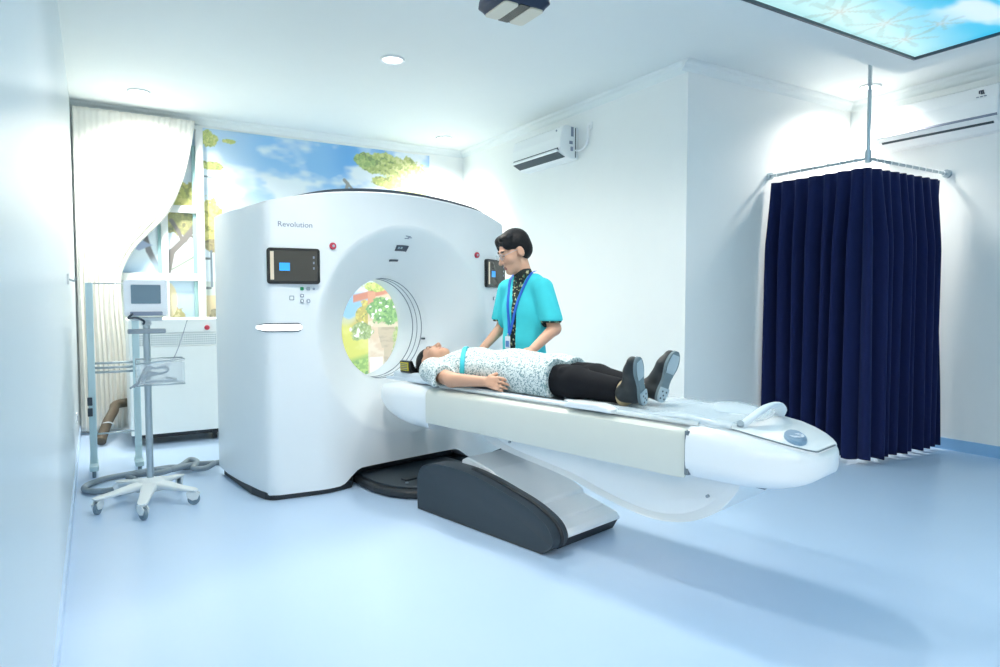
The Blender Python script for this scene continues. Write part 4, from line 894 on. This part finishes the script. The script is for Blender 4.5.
# ------------------------------------------------------------------ hoses and cables
hp_ = [(.85,5.62), (.72,5.58), (.6,5.55), (.5,5.62), (.42,5.63), (.2,5.57), (.02,5.5), (-.085,5.34), (-.06,5.2), (.06,5.15), (.17,5.22), (.22,5.36), (.18,5.48), (.28,5.38), (.38,5.36), (.52,5.50), (.60,5.60), (.64,5.50), (.60,5.38), (.68,5.34), (.74,5.38), (.72,5.48), (.60,5.50), (.46,5.42), (.36,5.48)]
bm = NB(); P_ = spline([(x, y, .022+(.03 if i > 12 else 0)+(.018 if i in (16,17,20) else 0)) for i, (x, y) in enumerate(hp_)], 8); tube(bm, P_, .02, 12)
o = build('floor_hose', bm, M['hose'], smooth=True); props(o, 'grey flexible hose coiled on the floor behind the monitor cart', 'hose')
bm = NB(); tube(bm, spline([(.02,6.86,.045), (.04,6.95,.1), (.08,7.05,.19), (.13,7.2,.26), (.16,7.42,.29), (.3,7.48,.30)], 8), .042, 14); o = build('cable_sleeve', bm, M['brown'], smooth=True); props(o, 'brown sleeved cable bundle curving from the floor to behind the cabinet', 'cable')
for f, (x, y, z) in enumerate(((.075,7.02,.165),)):
    bm = NB(); torus(bm, (0, 0, 0), .044, .006, 24, 8); 
    for v_ in bm.verts: v_.co = Matrix.Rotation(-.7, 3, 'X') @ v_.co + Vector((x, y, z))
    r_ = build('cable_tie', bm, M['cartw'], o, smooth=True)

# ------------------------------------------------------------------ air conditioners
def aircon(label, X, y0, y1, zb, zt, louvre, pipe):
    t = thing('air_conditioner', label, 'air conditioner', (X-.1, (y0+y1)/2, zb)); H_ = zt-zb
    pr = [(X-.002, zt-.01), (X-.15, zt), (X-.19, zt-.02), (X-.215, zt-.12), (X-.22, zb+.10), (X-.205, zb+.065), (X-.10, zb+.005), (X-.002, zb)]
    bm = NB(); prism(bm, [(a, b_) for a, b_ in pr], 1, y0, y1); build('housing', bm, M['acw'], t, bevel=.008)
    if louvre:      # open: dark outlet above and below a tilted flap
        bm = NB(); prism(bm, [(X-.224, zb+.085), (X-.222, zb+.105), (X-.15, zb+.09), (X-.14, zb+.04)], 1, y0+.035, y1-.03); build('outlet', bm, M['slot'], t)
        bm = NB(); prism(bm, [(X-.245, zb+.075), (X-.24, zb+.088), (X-.15, zb+.04), (X-.15, zb+.03)], 1, y0+.03, y1-.025); build('flap', bm, M['acw'], t)
        bm = NB(); prism(bm, [(X-.222, zb+.06), (X-.225, zb+.068), (X-.14, zb+.03), (X-.14, zb+.02)], 1, y0+.035, y1-.03); build('outlet', bm, M['slot'], t)
    else:
        bm = NB(); prism(bm, [(X-.224, zb+.118), (X-.232, zb+.102), (X-.215, zb+.098)], 1, y0+.0, y1-.02); build('front_lip', bm, M['pale_line'], t)
        bm = NB(); prism(bm, [(X-.196, zb+.056), (X-.203, zb+.062), (X-.19, zb+.045)], 1, y0+.03, y1-.06); build('outlet', bm, M['slot'], t)
    if pipe:
        bm = NB(); box(bm, X-.04, X-.032, y0-.004, y0+.002, zb+.02, zt-.02); build('side_slot', bm, M['slot'], t)
        for (xa, za, w_, h_) in ((X-.075, zt-.06, .03, .09), (X-.09, zb+.16, .04, .03), (X-.08, zb+.10, .03, .04)): bm = NB(); box(bm, xa-w_/2, xa+w_/2, y0-.003, y0+.002, za-h_/2, za+h_/2); build('rating_label', bm, M['pale_line'], t)
        bm = NB(); tube(bm, spline([(X-.03,y0+.01,zb+.09), (X-.03,y0-.08,zb+.085), (X-.03,y0-.15,zb+.11), (X-.03,y0-.18,zb+.18), (X-.03,y0-.185,zb+.25), (X-.02,y0-.185,zb+.28), (X+.01,y0-.185,zb+.29)], 6), .012, 10); build('pipe', bm, M['trimw'], t, smooth=True)
        bm = NB(); prism(bm, rrect(y0-.185, zb+.29, .035, .035, .01, 3), 0, X-.012, X-.001); build('pipe_plate', bm, M['trimw'], t)
        bm = NB(); box(bm, X-.2185, X-.212, y0+.06, y0+.075, zt-.06, zt-.045); build('indicator', bm, M['pale_line'], t)
    else:
        lg = [('h', 0, 0), ('h', 0, 1)]
        yy = y0+.115; zz = zt-.075; xf = X-.2135
        for a0_, a1_, b0_, b1_ in ((-.012,.02,.018,.024), (-.012,-.006,.0,.022), (.0,.006,-.006,.018), (.014,.02,-.0,.022), (-.02,.004,-.006,.0)): bm = NB(); box(bm, xf-.004, xf+.006, yy+a0_, yy+a1_, zz+b0_, zz+b1_); build('logo', bm, M['ink'], t)
        for k in range(3): bm = NB(); box(bm, xf-.004, xf+.006, yy-.035+.028*k, yy-.018+.028*k, zz-.028, zz-.022); build('logo', bm, M['pale_line'], t)
    return t
aircon('open white split air conditioner on the right wall with a pipe beside it', XR, 5.265, 6.13, 2.675, 3.0, True, True)
aircon('closed white split air conditioner above the far right wall beside the curtain pole', XF, 2.52, 3.49, 2.66, 3.03, False, False)

# ------------------------------------------------------------------ curtain and rail
RX, RY, RZ = 5.115, 2.965, 2.39
rl = thing('curtain_rail', 'white metal corner curtain rail with hooks hung from a ceiling pole', 'curtain rail', (RX, RY, RZ))
bm = NB(); tube(bm, [(RX,YA-.005,RZ), (RX,RY,RZ), (XF-.005,RY,RZ)], .0125, 12); build('rail', bm, M['steel'], rl, smooth=True, auto=40)
bm = NB(); cyl(bm, (RX, RY, RZ-.03), (RX, RY, ZC-.002), .014, 16); build('pole', bm, M['steel'], rl, smooth=True, auto=40)
bm = NB(); cyl(bm, (RX, RY, RZ-.035), (RX, RY, RZ+.06), .024, 18); build('corner_joint', bm, M['steel'], rl, smooth=True, auto=40)
bm = NB(); cyl(bm, (XF-.03, RY, RZ), (XF-.002, RY, RZ), .035, 20); build('wall_bracket', bm, M['steel'], rl, smooth=True, auto=40)
bm = NB(); cyl(bm, (RX, YA-.03, RZ), (RX, YA-.002, RZ), .03, 20); build('wall_bracket', bm, M['steel'], rl, smooth=True, auto=40)
for k in range(11):
    x = RX+.09+k*.103; bm = NB(); torus(bm, (0, 0, 0), .022, .004, 18, 6, axis=0)
    for v_ in bm.verts: v_.co += Vector((x, RY, RZ-.004))
    build('hook', bm, M['trimw'], rl, smooth=True)
for k in range(7):
    y = RY+.1+k*.115; bm = NB(); torus(bm, (0, 0, 0), .022, .004, 18, 6, axis=1)
    for v_ in bm.verts: v_.co += Vector((RX, y, RZ-.004))
    build('hook', bm, M['trimw'], rl, smooth=True)
L1 = YA-.03-RY; L2 = 6.21-RX; LT = L1+L2; N_ = 560; NZ = 30
def path(s_):
    r = .05
    if s_ < L1-r: return Vector((RX, YA-.03-s_, 0)), Vector((-1, 0, 0))
    if s_ > L1+r: return Vector((RX+s_-L1, RY, 0)), Vector((0, -1, 0))
    a = (s_-(L1-r))/(2*r)*PI/2; return Vector((RX+r-r*math.cos(a), RY+r-r*math.sin(a), 0)), Vector((-math.cos(a), -math.sin(a), 0))
bm = NB(); rows = []
for j in range(NZ+1):
    q = j/NZ; z = 2.325-(2.325-.045)*q; row = []
    for i in range(N_+1):
        s_ = LT*i/N_; p, n_ = path(s_)
        ph = (s_/L1*7 if s_ < L1 else 7+(s_-L1)/L2*9)*2*PI
        am = (.012+.056*min(1, q*4))*(1+.25*math.sin(ph*.37+1)); wob = .5*math.sin(s_*9+2*q)+.25*math.sin(s_*23)
        dz = .008*math.sin(ph+.8) if j == NZ else 0
        o_ = am*(.75*math.sin(ph+wob)+.35*math.tanh(2.5*math.sin(ph+wob))+.1*math.sin(2*ph+1.2+wob)); e = .035*q*(1 if s_ < .2 else 0)*(1-s_/.2) if s_ < .2 else 0
        t_ = Vector((-n_.y, n_.x, 0)); row.append(bm.verts.new(p+n_*(o_+.01*q)-Vector((0, 0, 0))+Vector((0, e*0, z+dz))))
    rows.append(row)
for a, b_ in zip(rows, rows[1:]):
    for i in range(N_): bm.faces.new((a[i], a[i+1], b_[i+1], b_[i]))
o = build('privacy_curtain', bm, M['navy'], smooth=True, solid=.004, origin=(RX+.3, RY+.2, .045)); props(o, 'pleated navy blue privacy curtain enclosing the far right corner', 'curtain')

# ------------------------------------------------------------------ ceiling camera
x0, x1, y0, y1 = 1.655, 1.93, 2.69, 2.945; mx_, my_ = (x0+x1)/2, (y0+y1)/2
cc = thing('ceiling_camera', 'navy and white box camera hanging from the ceiling above the couch', 'camera', (mx_, my_, 2.7))
bm = NB(); L_ = []
for z, h_ in ((2.705,.118), (2.72,.128), (2.735,.142), (2.76,.14), (2.83,.12)): L_.append([(x, y, z) for x, y in rrect(mx_, my_, h_, h_*.93, .04, 5)])
loft(bm, L_); build('camera_housing', bm, M['navyp'], cc, smooth=True, auto=50)
bm = NB(); L_ = []
for z, h_ in ((2.83,.135), (2.86,.15), (2.95,.15), (3.0,.10)): L_.append([(x, y, z) for x, y in rrect(mx_, my_, h_, h_*.93, .05, 5)])
loft(bm, L_); build('mount_cover', bm, M['white'], cc, smooth=True, auto=50)
bm = NB(); cyl(bm, (mx_, my_, 3.0), (mx_, my_, ZC-.001), .05, 24); build('drop_tube', bm, M['white'], cc, smooth=True, auto=40)
for a_, b_ in ((-.112,-.03), (.03,.112)): bm = NB(); prism(bm, rrect(mx_+(a_+b_)/2, my_, (b_-a_)/2, .10, .02, 4), 2, 2.698, 2.706); build('lens_cover', bm, M['cream'], cc)
bm = NB(); prism(bm, rrect(mx_, my_, .028, .105, .004, 2), 2, 2.7, 2.707); build('sensor_strip', bm, M['scr_black'], cc)

# ------------------------------------------------------------------ small wall fittings
sw = thing('wall_hook', 'small white hook with hanging clip on the left wall near the drape', 'wall hook', (XL+.01, 5.3, 1.40))
bm = NB(); prism(bm, rrect(5.3, 1.44, .03, .035, .006, 3), 0, XL+.001, XL+.012); build('back_plate', bm, M['trimw'], sw)
bm = NB(); tube(bm, spline([(XL+.012,5.3,1.44), (XL+.04,5.3,1.43), (XL+.05,5.3,1.45)], 5), .006, 8); build('hook', bm, M['steel'], sw, smooth=True)
ou = thing('wall_socket', 'small white socket low on the left wall behind the rail frame', 'wall socket', (XL+.005, 6.4, .3))
bm = NB(); prism(bm, rrect(6.4, .34, .045, .045, .008, 3), 0, XL+.001, XL+.011); build('face_plate', bm, M['trimw'], ou)
bm = NB(); prism(bm, rrect(6.4, .34, .02, .02, .006, 3), 0, XL+.011, XL+.014); build('socket_insert', bm, M['pale_line'], ou)
